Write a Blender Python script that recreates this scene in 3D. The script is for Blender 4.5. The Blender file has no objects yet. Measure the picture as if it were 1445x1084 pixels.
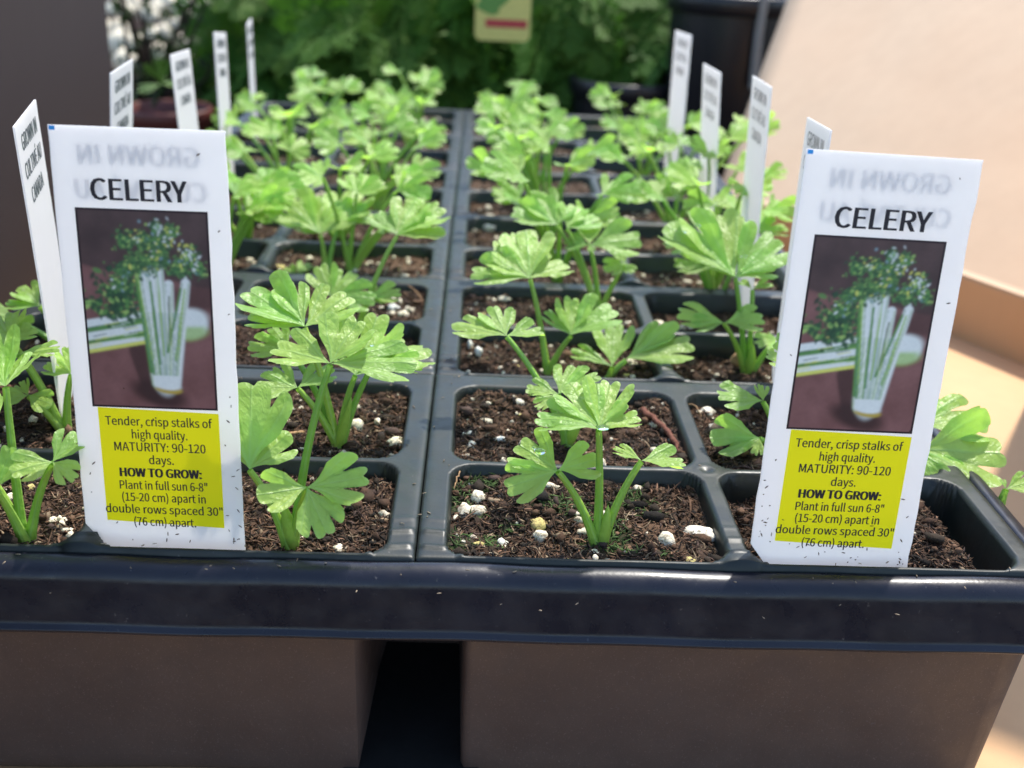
import bpy, math, random
import numpy as np
from mathutils import Matrix, Vector
S = 0.01                      # the code works in centimetres, Blender in metres
rnd = random.Random(7)
rng = np.random.default_rng(11)
scene = bpy.context.scene
col = scene.collection

# ------------------------------------------------------------------ camera
CAM = np.array([1.0542, -18.8283, 12.2675])
RM = np.array([[0.99875988, -0.02103754, 0.04512339],
               [-0.03274524, 0.40514033, 0.91366792],
               [0.03750263, 0.91401244, -0.40394902]])      # rows: right, up, forward
FPX = 1511.61
def ray(u, v):
    return RM.T @ np.array([(u - 722.5) / FPX, -(v - 542) / FPX, 1.0])
def at(u, v, z=None, y=None):
    d = ray(u, v)
    t = (z - CAM[2]) / d[2] if z is not None else (y - CAM[1]) / d[1]
    return CAM + t * d
def proj(P):
    c = RM @ (np.asarray(P) - CAM)
    return 722.5 + FPX * c[0] / c[2], 542 - FPX * c[1] / c[2]
cd = bpy.data.cameras.new('camera')
cam = bpy.data.objects.new('camera', cd); col.objects.link(cam)
m = Matrix.Identity(4)
for i in range(3):
    m[i][0] = RM[0][i]; m[i][1] = RM[1][i]; m[i][2] = -RM[2][i]; m[i][3] = CAM[i] * S
cam.matrix_world = m
cd.sensor_width = 36; cd.lens = 36 * FPX / 1445
cd.clip_start = 0.01; cd.clip_end = 60
cd.dof.use_dof = True; cd.dof.focus_distance = 0.236
cd.dof.aperture_fstop = (cd.lens / 1000) / 0.0023      # entrance pupil of 2.3 mm
scene.camera = cam

# ------------------------------------------------------------------ light
world = bpy.data.worlds.new('World'); scene.world = world; world.use_nodes = True
wn = world.node_tree.nodes; wn.clear()
sky = wn.new('ShaderNodeTexSky'); sky.sky_type = 'NISHITA'; sky.sun_disc = False
AZ = math.atan2(.55, .83); EL = math.radians(60)
sky.sun_elevation = EL; sky.sun_rotation = AZ
bg = wn.new('ShaderNodeBackground'); bg.inputs[1].default_value = 0.15
wo = wn.new('ShaderNodeOutputWorld')
world.node_tree.links.new(sky.outputs[0], bg.inputs[0]); world.node_tree.links.new(bg.outputs[0], wo.inputs[0])
sd = bpy.data.lights.new('sun', 'SUN'); sd.energy = 2.6; sd.angle = math.radians(1.5); sd.color = (1, .96, .88)
sun = bpy.data.objects.new('sun', sd); col.objects.link(sun)
sv = Vector((math.sin(AZ) * math.cos(EL), math.cos(AZ) * math.cos(EL), math.sin(EL)))
sun.rotation_euler = sv.to_track_quat('Z', 'Y').to_euler()
scene.view_settings.view_transform = 'Standard'; scene.view_settings.look = 'None'
scene.view_settings.exposure = 1.38; scene.view_settings.gamma = 1
scene.cycles.max_bounces = 12; scene.cycles.transmission_bounces = 8; scene.cycles.transparent_max_bounces = 8

# ------------------------------------------------------------------ material helpers
def hexlin(r, g, b):
    f = lambda c: (c / 255 / 12.92) if c / 255 <= .04045 else ((c / 255 + .055) / 1.055) ** 2.4
    return (f(r), f(g), f(b), 1)
class NT:
    def __init__(s, name):
        s.m = bpy.data.materials.new(name); s.m.use_nodes = True
        s.t = s.m.node_tree; s.t.nodes.clear(); s.out = s.n('OutputMaterial')
    def n(s, ty, **kw):
        nd = s.t.nodes.new('ShaderNode' + ty)
        for k, v in kw.items(): setattr(nd, k, v)
        return nd
    def l(s, a, b): s.t.links.new(a, b)
    def coord(s, scale=(1, 1, 1)):
        c = s.n('TexCoord'); mp = s.n('Mapping'); mp.inputs['Scale'].default_value = scale
        s.l(c.outputs['Object'], mp.inputs[0]); return mp.outputs[0]
    def noise(s, vec, scale, detail=4, rough=.55):
        n = s.n('TexNoise'); n.inputs['Scale'].default_value = scale; n.inputs['Detail'].default_value = detail
        n.inputs['Roughness'].default_value = rough
        if vec is not None: s.l(vec, n.inputs['Vector'])
        return n.outputs['Fac']
    def ramp(s, fac, stops):
        r = s.n('ValToRGB'); e = r.color_ramp.elements
        while len(e) < len(stops): e.new(.5)
        for k, (p, c) in enumerate(stops):
            e[k].position = p; e[k].color = c if len(c) == 4 else (*c, 1)
        s.l(fac, r.inputs[0]); return r.outputs[0]
    def mix(s, f, a, b, mode='MIX'):
        x = s.n('MixRGB', blend_type=mode)
        for i, v in enumerate((f, a, b)):
            if hasattr(v, 'links'): s.l(v, x.inputs[i])
            elif i == 0: x.inputs[0].default_value = v
            else: x.inputs[i].default_value = v if len(v) == 4 else (*v, 1)
        return x.outputs[0]
    def bsdf(s, color, rough=.5, spec=.5, bump=None, bstr=.3, bdist=.0005, metal=0):
        b = s.n('BsdfPrincipled')
        if hasattr(color, 'links'): s.l(color, b.inputs['Base Color'])
        else: b.inputs['Base Color'].default_value = color if len(color) == 4 else (*color, 1)
        if hasattr(rough, 'links'): s.l(rough, b.inputs['Roughness'])
        else: b.inputs['Roughness'].default_value = rough
        b.inputs['Specular IOR Level'].default_value = spec
        if bump is not None:
            bp = s.n('Bump'); bp.inputs['Strength'].default_value = bstr; bp.inputs['Distance'].default_value = bdist
            s.l(bump, bp.inputs['Height']); s.l(bp.outputs[0], b.inputs['Normal'])
        return b
    def end(s, sh): s.l(sh.outputs[0] if hasattr(sh, 'outputs') else sh, s.out.inputs[0]); return s.m

def m_plastic(name, base, dust_bounce, rough=.38, dust_bounce_amt=.5, speck=True):
    t = NT(name); v = t.coord()
    a = t.noise(v, 60, 5); f = t.ramp(a, [(.35, (0, 0, 0)), (.75, (dust_bounce_amt,) * 3)])
    c = t.mix(f, base, dust_bounce)  # dust on packs and rim; on the wall it carries painted bounce light
    if speck:
        sp = t.noise(v, 900, 2, .6); c = t.mix(t.ramp(sp, [(.70, (0, 0, 0)), (.80, (.35,) * 3)]), c, (.22, .2, .18))
        sc = t.noise(t.coord((1, .12, 1)), 700, 2, .5)
        c = t.mix(t.ramp(sc, [(.72, (0, 0, 0)), (.80, (.14,) * 3)]), c, (.25, .26, .28))
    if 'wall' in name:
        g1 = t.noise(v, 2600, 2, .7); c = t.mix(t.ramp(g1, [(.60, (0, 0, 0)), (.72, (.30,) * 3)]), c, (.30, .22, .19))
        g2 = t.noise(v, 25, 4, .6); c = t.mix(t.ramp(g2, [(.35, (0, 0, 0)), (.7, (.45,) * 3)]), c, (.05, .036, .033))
    r = t.ramp(t.noise(v, 140, 4), [(.3, (rough - .08,) * 3), (.8, (rough + .16,) * 3)])
    b = t.bsdf(c, r, .38, t.noise(v, 500, 3), .15, .0003)
    return t.end(b)
M_PACK = m_plastic('black plug pack plastic', (.008, .011, .009), (.022, .027, .023), .42, .6)
M_RECESS_SHADE = m_plastic('matte black painted shade of the recess', (.004, .004, .004), (.008, .008, .007), .8, .3, False)  # near black: the shade of the deep recess is put into the colour
M_RIM = m_plastic('black tray rim plastic', (.008, .008, .013), (.020, .020, .029), .30, .5)
M_WALL = m_plastic('tray wall plastic with painted warm bounce', (.062, .041, .034), (.088, .061, .050), .5, .7)  # brown tones stand in for warm light bounced off the cardboard

def m_vcol(name, rough=.85, spec=.2, bump=True, trans=0):
    t = NT(name); a = t.n('VertexColor', layer_name='Col'); v = t.coord()
    c = t.mix(1, a.outputs[0], t.ramp(t.noise(v, 700, 3), [(.25, (.72,) * 3), (.75, (1.25, 1.25, 1.25))]), 'MULTIPLY')
    b = t.bsdf(c, rough, spec, t.noise(v, 1800, 3) if bump else None, .6, .0003)
    return t.end(b)
M_SOIL = m_vcol('peat potting mix', .9, .25)
def m_perlite():
    t = NT('white perlite'); v = t.coord()
    a = t.n('VertexColor', layer_name='Col')
    n = t.noise(v, 900, 5, .7)
    c = t.mix(t.ramp(n, [(.47, (0, 0, 0)), (.64, (.8,) * 3)]), a.outputs[0], (.16, .11, .06))
    return t.end(t.bsdf(c, .8, .3, n, .9, .0006))
M_PERL = m_perlite()

def m_leaf(name, base, trans, tw=.42, spec=.5):
    t = NT(name); v = t.coord()
    a = t.n('VertexColor', layer_name='Col')       # r vein, g tint, b edge
    s = t.n('SeparateColor'); t.l(a.outputs[0], s.inputs[0])
    n = t.noise(v, 260, 4)
    c1 = t.mix(t.ramp(n, [(.3, (0, 0, 0)), (.75, (1, 1, 1))]), base, tuple(min(1, x * k) for x, k in zip(base[:3], (1.35, 1.2, 1.3))))
    c1 = t.mix(t.ramp(s.outputs[1], [(0, (.55,) * 3), (.6, (0, 0, 0))]), c1, (base[0] * .6, base[1] * .75, base[2] * .6))
    c2 = t.mix(s.outputs[1], c1, (base[0] * 1.5, base[1] * 1.12, base[2] * 1.1))
    vf = t.n('Math', operation='MULTIPLY'); t.l(s.outputs[0], vf.inputs[0]); vf.inputs[1].default_value = .8
    c3 = t.mix(vf.outputs[0], c2, (.34, .52, .17))
    ef = t.n('Math', operation='MULTIPLY'); t.l(s.outputs[2], ef.inputs[0]); ef.inputs[1].default_value = .5
    c4 = t.mix(ef.outputs[0], c3, (.42, .58, .2))
    w = t.n('TexVoronoi'); w.feature = 'DISTANCE_TO_EDGE'; w.inputs['Scale'].default_value = 620; t.l(v, w.inputs['Vector'])
    h = t.n('Math', operation='MULTIPLY_ADD'); t.l(s.outputs[0], h.inputs[0]); h.inputs[1].default_value = -1.0
    t.l(w.outputs['Distance'], h.inputs[2])
    b = t.bsdf(c4, .40 if spec > .3 else .6, spec, h.outputs[0], .5, .0005)
    tr = t.n('BsdfTranslucent'); tr.inputs[0].default_value = (*trans, 1)
    mx = t.n('MixShader'); mx.inputs[0].default_value = tw
    t.l(b.outputs[0], mx.inputs[1]); t.l(tr.outputs[0], mx.inputs[2])
    return t.end(mx)
M_LEAF = m_leaf('celery leaf', (.25, .46, .095, 1), (.55, .92, .12), .5)
M_STALK = m_leaf('celery leaf stalk', (.24, .46, .065, 1), (.30, .60, .05), .25)
M_THUJA = m_leaf('cedar foliage', (.050, .130, .018, 1), (.09, .26, .015), .3, .15)
M_WEED = m_leaf('dark shrub leaves', (.02, .035, .012, 1), (.03, .06, .01), .2, .15)

def m_card(name, base):
    t = NT(name); v = t.coord((1, 1, .12)); v2 = t.coord()
    a = t.noise(v, 90, 5, .6); b_ = t.noise(v2, 9, 3)
    c = t.mix(t.ramp(a, [(.3, (0, 0, 0)), (.7, (.35,) * 3)]), base, tuple(x * .82 for x in base[:3]))
    c = t.mix(t.ramp(b_, [(.35, (0, 0, 0)), (.7, (.4,) * 3)]), c, (base[0] * .95, base[1] * .86, base[2] * .8, 1))
    fl = t.noise(v2, 1200, 2); c = t.mix(t.ramp(fl, [(.68, (0, 0, 0)), (.74, (.3,) * 3)]), c, (base[0] * .6, base[1] * .55, base[2] * .5, 1))
    return t.end(t.bsdf(c, .8, .25, a, .1, .0004))
M_CARD = m_card('kraft cardboard', (.56, .345, .185, 1))
M_CARD2 = m_card('pale kraft liner', (.53, .385, .262, 1))
M_DARKBOARD = m_card('dark brown board', (.030, .019, .018, 1))
def m_simple(name, c, rough=.6, spec=.4, bump=0, scale=300):
    t = NT(name); v = t.coord(); n = t.noise(v, scale, 4)
    cc = t.mix(t.ramp(n, [(.3, (0, 0, 0)), (.7, (1, 1, 1))]), tuple(x * .86 for x in c), c)
    return t.end(t.bsdf(cc, rough, spec, n if bump else None, bump, .0005))
def m_tag():
    t = NT('white tag plastic'); v = t.coord(); n = t.noise(v, 120, 4)
    c = t.mix(t.ramp(n, [(.35, (0, 0, 0)), (.75, (.6,) * 3)]), (.94, .91, .89), (.86, .83, .82))
    b = t.bsdf(c, .42, .4, t.noise(v, 300, 2), .04, .0003)
    tr = t.n('BsdfTranslucent'); tr.inputs[0].default_value = (1, .97, .94, 1)
    mx = t.n('MixShader'); mx.inputs[0].default_value = .52
    t.l(b.outputs[0], mx.inputs[1]); t.l(tr.outputs[0], mx.inputs[2]); return t.end(mx)
M_TAG = m_tag()
M_INK = m_simple('black ink', (.03, .024, .028), .5, .3)
def m_yellow():
    t = NT('yellow print'); b = t.bsdf((.95, .90, .01), .45, .35); tr = t.n('BsdfTranslucent'); tr.inputs[0].default_value = (.95, .88, .01, 1)
    mx = t.n('MixShader'); mx.inputs[0].default_value = .4; t.l(b.outputs[0], mx.inputs[1]); t.l(tr.outputs[0], mx.inputs[2]); return t.end(mx)
M_YELLOW = m_yellow()
M_GREY = m_simple('faded black ink', (.10, .11, .12), .5)
M_GHOST = m_simple('grey ink on the back', (.62, .62, .64), .5)
M_BLUE = m_simple('blue print mark', (.03, .35, .8), .45)
def m_print():
    t = NT('printed picture'); a = t.n('VertexColor', layer_name='Col')
    return t.end(t.bsdf(a.outputs[0], .42, .4))
M_PRINT = m_print()
M_DIRT = m_simple('dirt specks', (.10, .055, .035), .9, .1, .4, 2000)
M_POT = m_simple('black nursery pot plastic', (.012, .012, .015), .4, .4, .1)
M_REDPOT = m_simple('red brown pot plastic', (.10, .022, .015), .5, .4, .1)
M_DULL = m_leaf('dull pot plant leaf', (.02, .05, .015, 1), (.03, .08, .01), .2, .2)
M_TWIG = m_simple('dark twig bark', (.035, .022, .016), .85, .2, .6, 500)
M_BARK = m_simple('red brown bark', (.16, .062, .04), .8, .2, .8, 900)
M_TAN = m_simple('pale bark', (.42, .25, .13), .8, .2, .8, 900)
M_HTYEL = m_simple('yellow hang tag', (.62, .55, .16), .6)
M_HTRED = m_simple('red hang tag print', (.45, .05, .05), .6)
M_HTGRN = m_simple('green hang tag print', (.12, .26, .05), .6)
M_STEEL = m_simple('pale grey stake', (.25, .23, .21), .6)
def m_ground():
    t = NT('dark bark mulch ground'); v = t.coord(); n = t.noise(v, 12, 8, .7)
    c = t.ramp(n, [(.3, (.008, .005, .004)), (.55, (.026, .014, .010)), (.8, (.06, .035, .022))])
    return t.end(t.bsdf(c, .95, .1, n, 1, .02))
M_GROUND = m_ground()
def m_drop():
    t = NT('water drop'); b = t.bsdf((.95, 1, .95, 1), .02, .6)
    b.inputs['Transmission Weight'].default_value = 1; b.inputs['IOR'].default_value = 1.33
    return t.end(b)
M_DROP = m_drop()

# ------------------------------------------------------------------ object helpers
def tag(o, label=None, cat=None, group=None, kind=None):
    if label: o['label'] = label
    if cat: o['category'] = cat
    if group: o['group'] = group
    if kind: o['kind'] = kind
    return o
def empty(name, loc=(0, 0, 0)):
    o = bpy.data.objects.new(name, None); col.objects.link(o)
    o.location = [c * S for c in loc]; o.empty_display_size = .01; return o
def mkmesh(name, V, F, colr=None, smooth=True):
    """V (n,3) cm, F (k,3|4) int array or list of arrays"""
    me = bpy.data.meshes.new(name)
    V = np.asarray(V, float) * S
    Fs = F if isinstance(F, list) else [F]
    Fs = [np.asarray(f, np.int32) for f in Fs if len(f)]
    me.vertices.add(len(V)); me.vertices.foreach_set('co', V.astype(np.float32).ravel())
    nl = sum(f.size for f in Fs); npol = sum(len(f) for f in Fs)
    me.loops.add(nl); me.loops.foreach_set('vertex_index', np.concatenate([f.ravel() for f in Fs]))
    me.polygons.add(npol)
    tot = np.concatenate([np.full(len(f), f.shape[1]) for f in Fs])
    st = np.concatenate([[0], np.cumsum(tot)[:-1]])
    me.polygons.foreach_set('loop_start', st.astype(np.int32)); 
    me.polygons.foreach_set('use_smooth', np.full(npol, smooth))
    me.update(calc_edges=True); me.validate()
    if colr is not None:
        at_ = me.color_attributes.new('Col', 'FLOAT_COLOR', 'POINT')
        c = np.ones((len(V), 4), np.float32); c[:, :3] = colr
        at_.data.foreach_set('color', c.ravel())
    return me
def mk(name, V, F, mat, parent=None, colr=None, smooth=True, rel=True):
    """make an object; V in world cm, made relative to the parent empty if rel"""
    V = np.asarray(V, float)
    if parent is not None and rel: V = V - np.array(parent.location) / S
    me = mkmesh(name, V, F, colr, smooth); me.materials.append(mat)
    o = bpy.data.objects.new(name, me); col.objects.link(o)
    if parent is not None: o.parent = parent
    return o
class Acc:
    def __init__(s): s.V = []; s.F = []; s.C = []; s.n = 0
    def add(s, V, F, C=None):
        V = np.asarray(V, float); F = np.asarray(F, int)
        s.V.append(V); s.F.append(F + s.n); s.n += len(V)
        if C is not None: s.C.append(np.broadcast_to(np.asarray(C, float), (len(V), 3)))
    def build(s, name, mat, parent=None, smooth=True, rel=True):
        d = {}
        for f in s.F: d.setdefault(f.shape[1], []).append(f)
        return mk(name, np.concatenate(s.V), [np.concatenate(x) for x in d.values()], mat, parent,
                  np.concatenate(s.C) if s.C else None, smooth, rel)
def grid_faces(nu, nv, closed_u=False):
    i = np.arange(nu if closed_u else nu - 1); j = np.arange(nv - 1)
    I, J = np.meshgrid(i, j, indexing='ij'); I2 = (I + 1) % nu
    return np.stack([I * nv + J, I2 * nv + J, I2 * nv + J + 1, I * nv + J + 1], -1).reshape(-1, 4)
def box(a, b):
    a, b = np.array(a, float), np.array(b, float)
    V = np.array([[(a, b)[i][0], (a, b)[j][1], (a, b)[k][2]] for i in (0, 1) for j in (0, 1) for k in (0, 1)])
    F = [[0, 1, 3, 2], [4, 6, 7, 5], [0, 4, 5, 1], [2, 3, 7, 6], [0, 2, 6, 4], [1, 5, 7, 3]]
    return V, np.array(F)
def tube(P, R, n=10, ridge=0, cap=True):
    P = np.asarray(P, float); k = len(P); T = np.gradient(P, axis=0); T /= np.linalg.norm(T, axis=1)[:, None]
    ref = np.array([0, -1, 0.3]); V = []
    R = np.broadcast_to(R, (k,))
    for i in range(k):
        a = np.cross(T[i], ref); a /= np.linalg.norm(a) + 1e-9; b = np.cross(T[i], a)
        th = np.linspace(0, 2 * np.pi, n, endpoint=False)
        rr = R[i] * (1 + ridge * np.cos(th * 5))
        V.append(P[i] + rr[:, None] * (np.cos(th)[:, None] * a + np.sin(th)[:, None] * b))
    V = np.concatenate(V); F = []
    I, J = np.meshgrid(np.arange(k - 1), np.arange(n), indexing='ij'); J2 = (J + 1) % n
    F = np.stack([I * n + J, I * n + J2, (I + 1) * n + J2, (I + 1) * n + J], -1).reshape(-1, 4)
    return V, F
def bez(a, b, c, n=12):
    t = np.linspace(0, 1, n)[:, None]; a, b, c = map(np.asarray, (a, b, c))
    return (1 - t) ** 2 * a + 2 * t * (1 - t) * b + t * t * c
def fnoise(x, y, seed=0, octs=4, f0=1.0, gain=.55):
    r = np.random.default_rng(seed); out = 0; a = 1; f = f0
    for _ in range(octs):
        for _ in range(3):
            th = r.uniform(0, 2 * np.pi); ph = r.uniform(0, 6.28)
            wx = r.uniform(0, 6.28)
            out = out + a / 3 * np.sin(f * (x * np.cos(th) + y * np.sin(th)) + ph + 1.3 * np.sin(f * .7 * (x * np.sin(th) - y * np.cos(th)) + wx))
        a *= gain; f *= 2.1
    return out

# ------------------------------------------------------------------ dimensions of the tray (cm)
PW, PD = 13.4, 8.9
CELLS = [(.66, 6.60, .14, 4.0), (7.08, 12.85, .14, 4.0), (.66, 6.60, 4.3, 8.15), (7.08, 12.85, 4.3, 8.15)]
YC = [0, .14, 4.0, 4.3, 8.15, 8.9]           # one pack as moulded; the packs sit a little stretched and bent in the tray:
YB = [[0, .12, 4.0, 4.28, 8.66, 9.55], [9.6, 9.80, 13.42, 13.80, 17.45, 18.33], [18.38, 18.55, 22.0, 22.45, 26.75, 27.35]]
for k_ in range(3): YB.append([27.4 + k_ * 8.85 + v for v in (0, .2, 4.0, 4.35, 8.1, 8.8)])

# ------------------------------------------------------------------ cardboard box (setting)
cb = empty('cardboard_box', (20, 20, -6.3))
tag(cb, 'open tan cardboard box standing around the tray, its sunlit flap folded out on the right', 'cardboard box')
V, F = box((-21, -9, -6.7), (46, 53.5, -6.3)); mk('base_panel', V, F, M_CARD, cb, smooth=False)
H1 = at(1345, 404, y=29.6); H2 = at(1445, 431, y=26.3)
hz = (H1[2] + H2[2]) / 2; hd = np.array([24.8 - 26.6, 29.6 - 26.3, 0]); hd /= np.linalg.norm(hd)
Hc = np.array([25.4, 30.4, hz]); H_near = Hc - hd * 26
ts = np.linspace(0, 40, 200); us = [proj(Hc + hd * t)[0] for t in ts]
H_far = Hc + hd * ts[int(np.argmin(np.abs(np.array(us) - 1016)))]
nh = np.array([-hd[1], hd[0], 0]); nh = nh if nh[0] < 0 else -nh
lean = math.radians(54)
npn = nh * math.cos(lean) + np.array([0, 0, math.sin(lean)])
d = ray(1110, 0); t = ((Hc - CAM) @ npn) / (d @ npn); TL = CAM + d * t
TL = H_far + (TL - H_far) * 1.25
upv = np.cross(npn, hd); upv = upv if upv[2] > 0 else -upv
TR = H_near + upv * np.dot(TL - H_far, upv)
def slab(c4, th, nrm):
    c4 = [np.array(c) for c in c4]; V = np.array(c4 + [c - nrm * th for c in c4])
    return V, np.array([[0, 1, 2, 3], [7, 6, 5, 4], [0, 4, 5, 1], [1, 5, 6, 2], [2, 6, 7, 3], [3, 7, 4, 0]])
# flap: gently curved near the crease, built as a grid
nu, nv = 30, 24; U_, W_ = np.meshgrid(np.linspace(0, 1, nu), np.linspace(0, 1, nv), indexing='ij')
base = H_far + (H_near - H_far) * U_[..., None]; top = TL + (TR - TL) * U_[..., None]
W2 = W_ ** 1.3
g = base + (top - base) * W2[..., None]
crease = np.exp(-W_ * 9)[..., None]
g = g + npn * (.10 * fnoise(U_ * 6, W_ * 5, 3, 3))[..., None] * (1 - crease)
back = g - npn * .35
V = np.concatenate([g.reshape(-1, 3), back.reshape(-1, 3)]); F1 = grid_faces(nu, nv); F2 = F1[:, ::-1] + nu * nv
rim = []
def edge(idx):
    for a, b in zip(idx[:-1], idx[1:]): rim.append([a, b, b + nu * nv, a + nu * nv])
edge([i * nv for i in range(nu)]); edge([i * nv + nv - 1 for i in range(nu)]); edge(list(range(nv))); edge([(nu - 1) * nv + j for j in range(nv)])
mk('flap', V, [np.concatenate([F1, F2, np.array(rim)])], M_CARD2, cb)
# side wall below the crease: bellies slightly so the fold turns softly into the flap
nu, nv = 20, 14; V = []
for i in range(nu):
    b0 = H_far + (H_near - H_far) * i / (nu - 1)
    for j in range(nv):
        w = j / (nv - 1); z = -6.3 + (hz + 6.3) * w
        V.append([b0[0] + nh[0] * .35 * math.sin(w * 1.5) ** 3 * 0, b0[1], z])
V = np.array(V); Vb = V - nh * .35
mk('side_wall', np.concatenate([V, Vb]), [np.concatenate([grid_faces(nu, nv), grid_faces(nu, nv)[:, ::-1] + nu * nv,
   np.array([[i * nv + nv - 1, (i + 1) * nv + nv - 1, (i + 1) * nv + nv - 1 + nu * nv, i * nv + nv - 1 + nu * nv] for i in range(nu - 1)])])], M_CARD, cb)
# unseen panel added beyond the right frame edge to shade the box floor
q0, q1 = np.array([26.3, 24.6, -6.3]), np.array([44.0, 10.9, -6.3]); hh = np.array([0, 0, 43.0])
mk('shade_panel', *slab([q0, q0 + hh, q1 + hh, q1], .4, np.array([.61, .79, 0])), M_CARD, cb, smooth=False)
# dark board on the left
e0 = at(152, 0, y=45); e1 = at(156, 140, y=45)
bo = tag(mk('dark_board', *slab([(-20.3, 45, -6.2), (-20.0, 45, 12.5), (-15.4, -12, 12.5), (-15.4, -12, -6.2)], .5, np.array([1, .06, 0])), M_DARKBOARD, smooth=False),
   'smooth dark brown board standing upright along the left side of the tray', 'board')

# ------------------------------------------------------------------ carry tray (outer)
tray = empty('carry_tray', (0, 26.7, -6.2))
tag(tray, 'black plastic carry tray with rolled rim holding all the plug packs', 'tray')
def loop_pts():
    x0, x1, y0, y1, r = -13.35, 13.4, .05, 54.0, .6
    pts = []
    def arc(cx, cy, a0):
        for k in range(9):
            a = math.radians(a0 + k * 90 / 8); pts.append((cx + r * math.cos(a), cy + r * math.sin(a), math.cos(a), math.sin(a)))
    fx = sorted(set([round(x, 3) for x in np.linspace(-12.7, 12.75, 50)] + [-1.4, -1.25, -1.1, -1.0, -.95, -.9, -.85, .9, .95, 1.0, 1.08, 1.16, 1.3, 1.5]))
    for x in fx: pts.append((x, y0, 0, -1))
    arc(x1 - r, y0 + r, -90)
    for y in np.linspace(y0 + r + 1, y1 - r - 1, 40): pts.append((x1, y, 1, 0))
    arc(x1 - r, y1 - r, 0)
    for x in np.linspace(x1 - r - 1, x0 + r + 1, 20): pts.append((x, y1, 0, 1))
    arc(x0 + r, y1 - r, 90)
    for y in np.linspace(y1 - r - 1, y0 + r + 1, 40): pts.append((x0, y, -1, 0))
    arc(x0 + r, y0 + r, 180)
    return np.array(pts)
LP = loop_pts()
prof = [(-0.06, -0.9), (0.0, -0.55), (0.03, -0.3), (0.07, -0.17), (0.125, -0.122), (0.192, -0.115), (0.26, -0.119), (0.326, -0.134), (0.388, -0.159), (0.447, -0.193), (0.499, -0.236), (0.543, -0.286), (0.58, -0.343), (0.607, -0.405), (0.623, -0.47), (0.66, -0.75), (0.70, -0.95), (0.74, -1.15), (0.77, -1.30), (0.78, -1.36), (0.81, -1.41), (0.88, -1.44), (0.90, -1.48), (0.88, -1.52), (0.82, -1.52), (0.74, -1.46), (0.6, -1.4), (0.38, -1.38), (0.3, -1.42)]
V = np.zeros((len(LP), len(prof), 3))
for i, (x, y, nx, ny) in enumerate(LP):
    w = .025 * math.sin(x * .55 + 1) + .02 * math.sin(x * 1.7 + y * .6)
    for j, (o, z) in enumerate(prof):
        V[i, j] = (x + nx * (o + w * .5), y + ny * (o + w * .5), z + w * (1 if z > -1.2 else .9))
mk('rim', V.reshape(-1, 3), grid_faces(len(LP), len(prof), True), M_RIM, tray)
wz = np.concatenate([[-1.40], np.linspace(-1.5, -5.9, 14), [-6.1, -6.2]])
V = np.zeros((len(LP), len(wz) + 2, 3))
for i, (x, y, nx, ny) in enumerate(LP):
    for j, z in enumerate(wz):
        t = (-1.4 - z) / 4.8; o = .27 - .42 * t - (.25 if j == len(wz) - 1 else .08 if j == len(wz) - 2 else 0)
        yy = y + ny * o
        if ny == -1:
            l, r_ = -1.02 - .12 * t, 1.02
            s = np.clip(min(x - l, r_ - x) / .16 + .5, 0, 1); s = s * s * (3 - 2 * s)
            yy += 4.6 * s
            yy += .04 * math.sin(x * .9) * (1 - s)
        V[i, j] = (x + nx * o, yy, z)
    V[i, -2] = (x * .9, y * .9 + 2.67, -6.2); V[i, -1] = (0, 26.7, -6.2)
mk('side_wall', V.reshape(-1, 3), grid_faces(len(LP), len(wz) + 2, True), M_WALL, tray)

V, F = box((-1.6, -.1, -6.18), (1.5, 5.2, -5.85)); V2, F2 = box((-1.6, .12, -1.80), (1.5, 5.2, -1.66)); mk('recess_light_stop', V2, F2, M_RECESS_SHADE, tray, smooth=False)  # top plate added to keep light from falling into the recess
mk('recess_shade_sheet', V, F, M_RECESS_SHADE, tray, smooth=False)  # dark sheet added where the recess bottom is only in shade

# ------------------------------------------------------------------ plug packs
def smooth(a, b, x):
    t = np.clip((x - a) / (b - a), 0, 1); return t * t * (3 - 2 * t)
def pack_height(X, Y, front):
    z = np.zeros_like(X)
    for ci, (x0, x1, y0, y1) in enumerate(CELLS):
        r = .55
        cx, cy = (x0 + x1) / 2, (y0 + y1) / 2; hx, hy = (x1 - x0) / 2, (y1 - y0) / 2
        qx = np.abs(X - cx) - (hx - r); qy = np.abs(Y - cy) - (hy - r)
        sdf = np.hypot(np.maximum(qx, 0), np.maximum(qy, 0)) + np.minimum(np.maximum(qx, qy), 0) - r
        dd = np.clip(-sdf + .04, 0, None)
        z = np.minimum(z, -np.minimum(1.55, 17 * dd * dd / (dd + .10)))
    b = np.minimum.reduce([X - .008, PW - .02 - X, Y - .02, PD - .02 - Y])
    z -= .05 * np.exp(-np.clip(b, 0, None) / .05)
    z += .012 * fnoise(X, Y, 5, 3, 1.2)
    dv = (z > -.3)
    # domes where the dividers cross and meet the lips
    for (cx, cy, rr, hh) in ((6.84, 4.15, .36, .10), (6.84, .16, .42, .15), (6.84, 8.5, .3, .05)):
        rd = np.hypot(X - cx, Y - cy); z = np.maximum(z, (-.05 + hh * np.sqrt(np.clip(1 - (rd / rr) ** 2, 0, 1)) * 1.0) * (rd < rr) + -9 * (rd >= rr))
        z -= .10 * np.exp(-(rd / .17) ** 2) * (cy > 4 and cy < 5)
    # cross ridges on the bars near the front lip
    for (yy, a) in ((.42, .06), (.98, .055), (1.45, .02)):
        z += a * np.exp(-((Y - yy - .05 * np.cos(X * 3)) / .06) ** 2) * ((X < .62) & dv) * smooth(.03, .14, X) * smooth(.75, .55, X)
        z += a * .9 * np.exp(-((Y - yy) / .055) ** 2) * ((np.abs(X - 6.84) < .24) & dv)
    z += -.05 * smooth(1.6, .4, Y) * (X < .9) * dv
    return z
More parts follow.
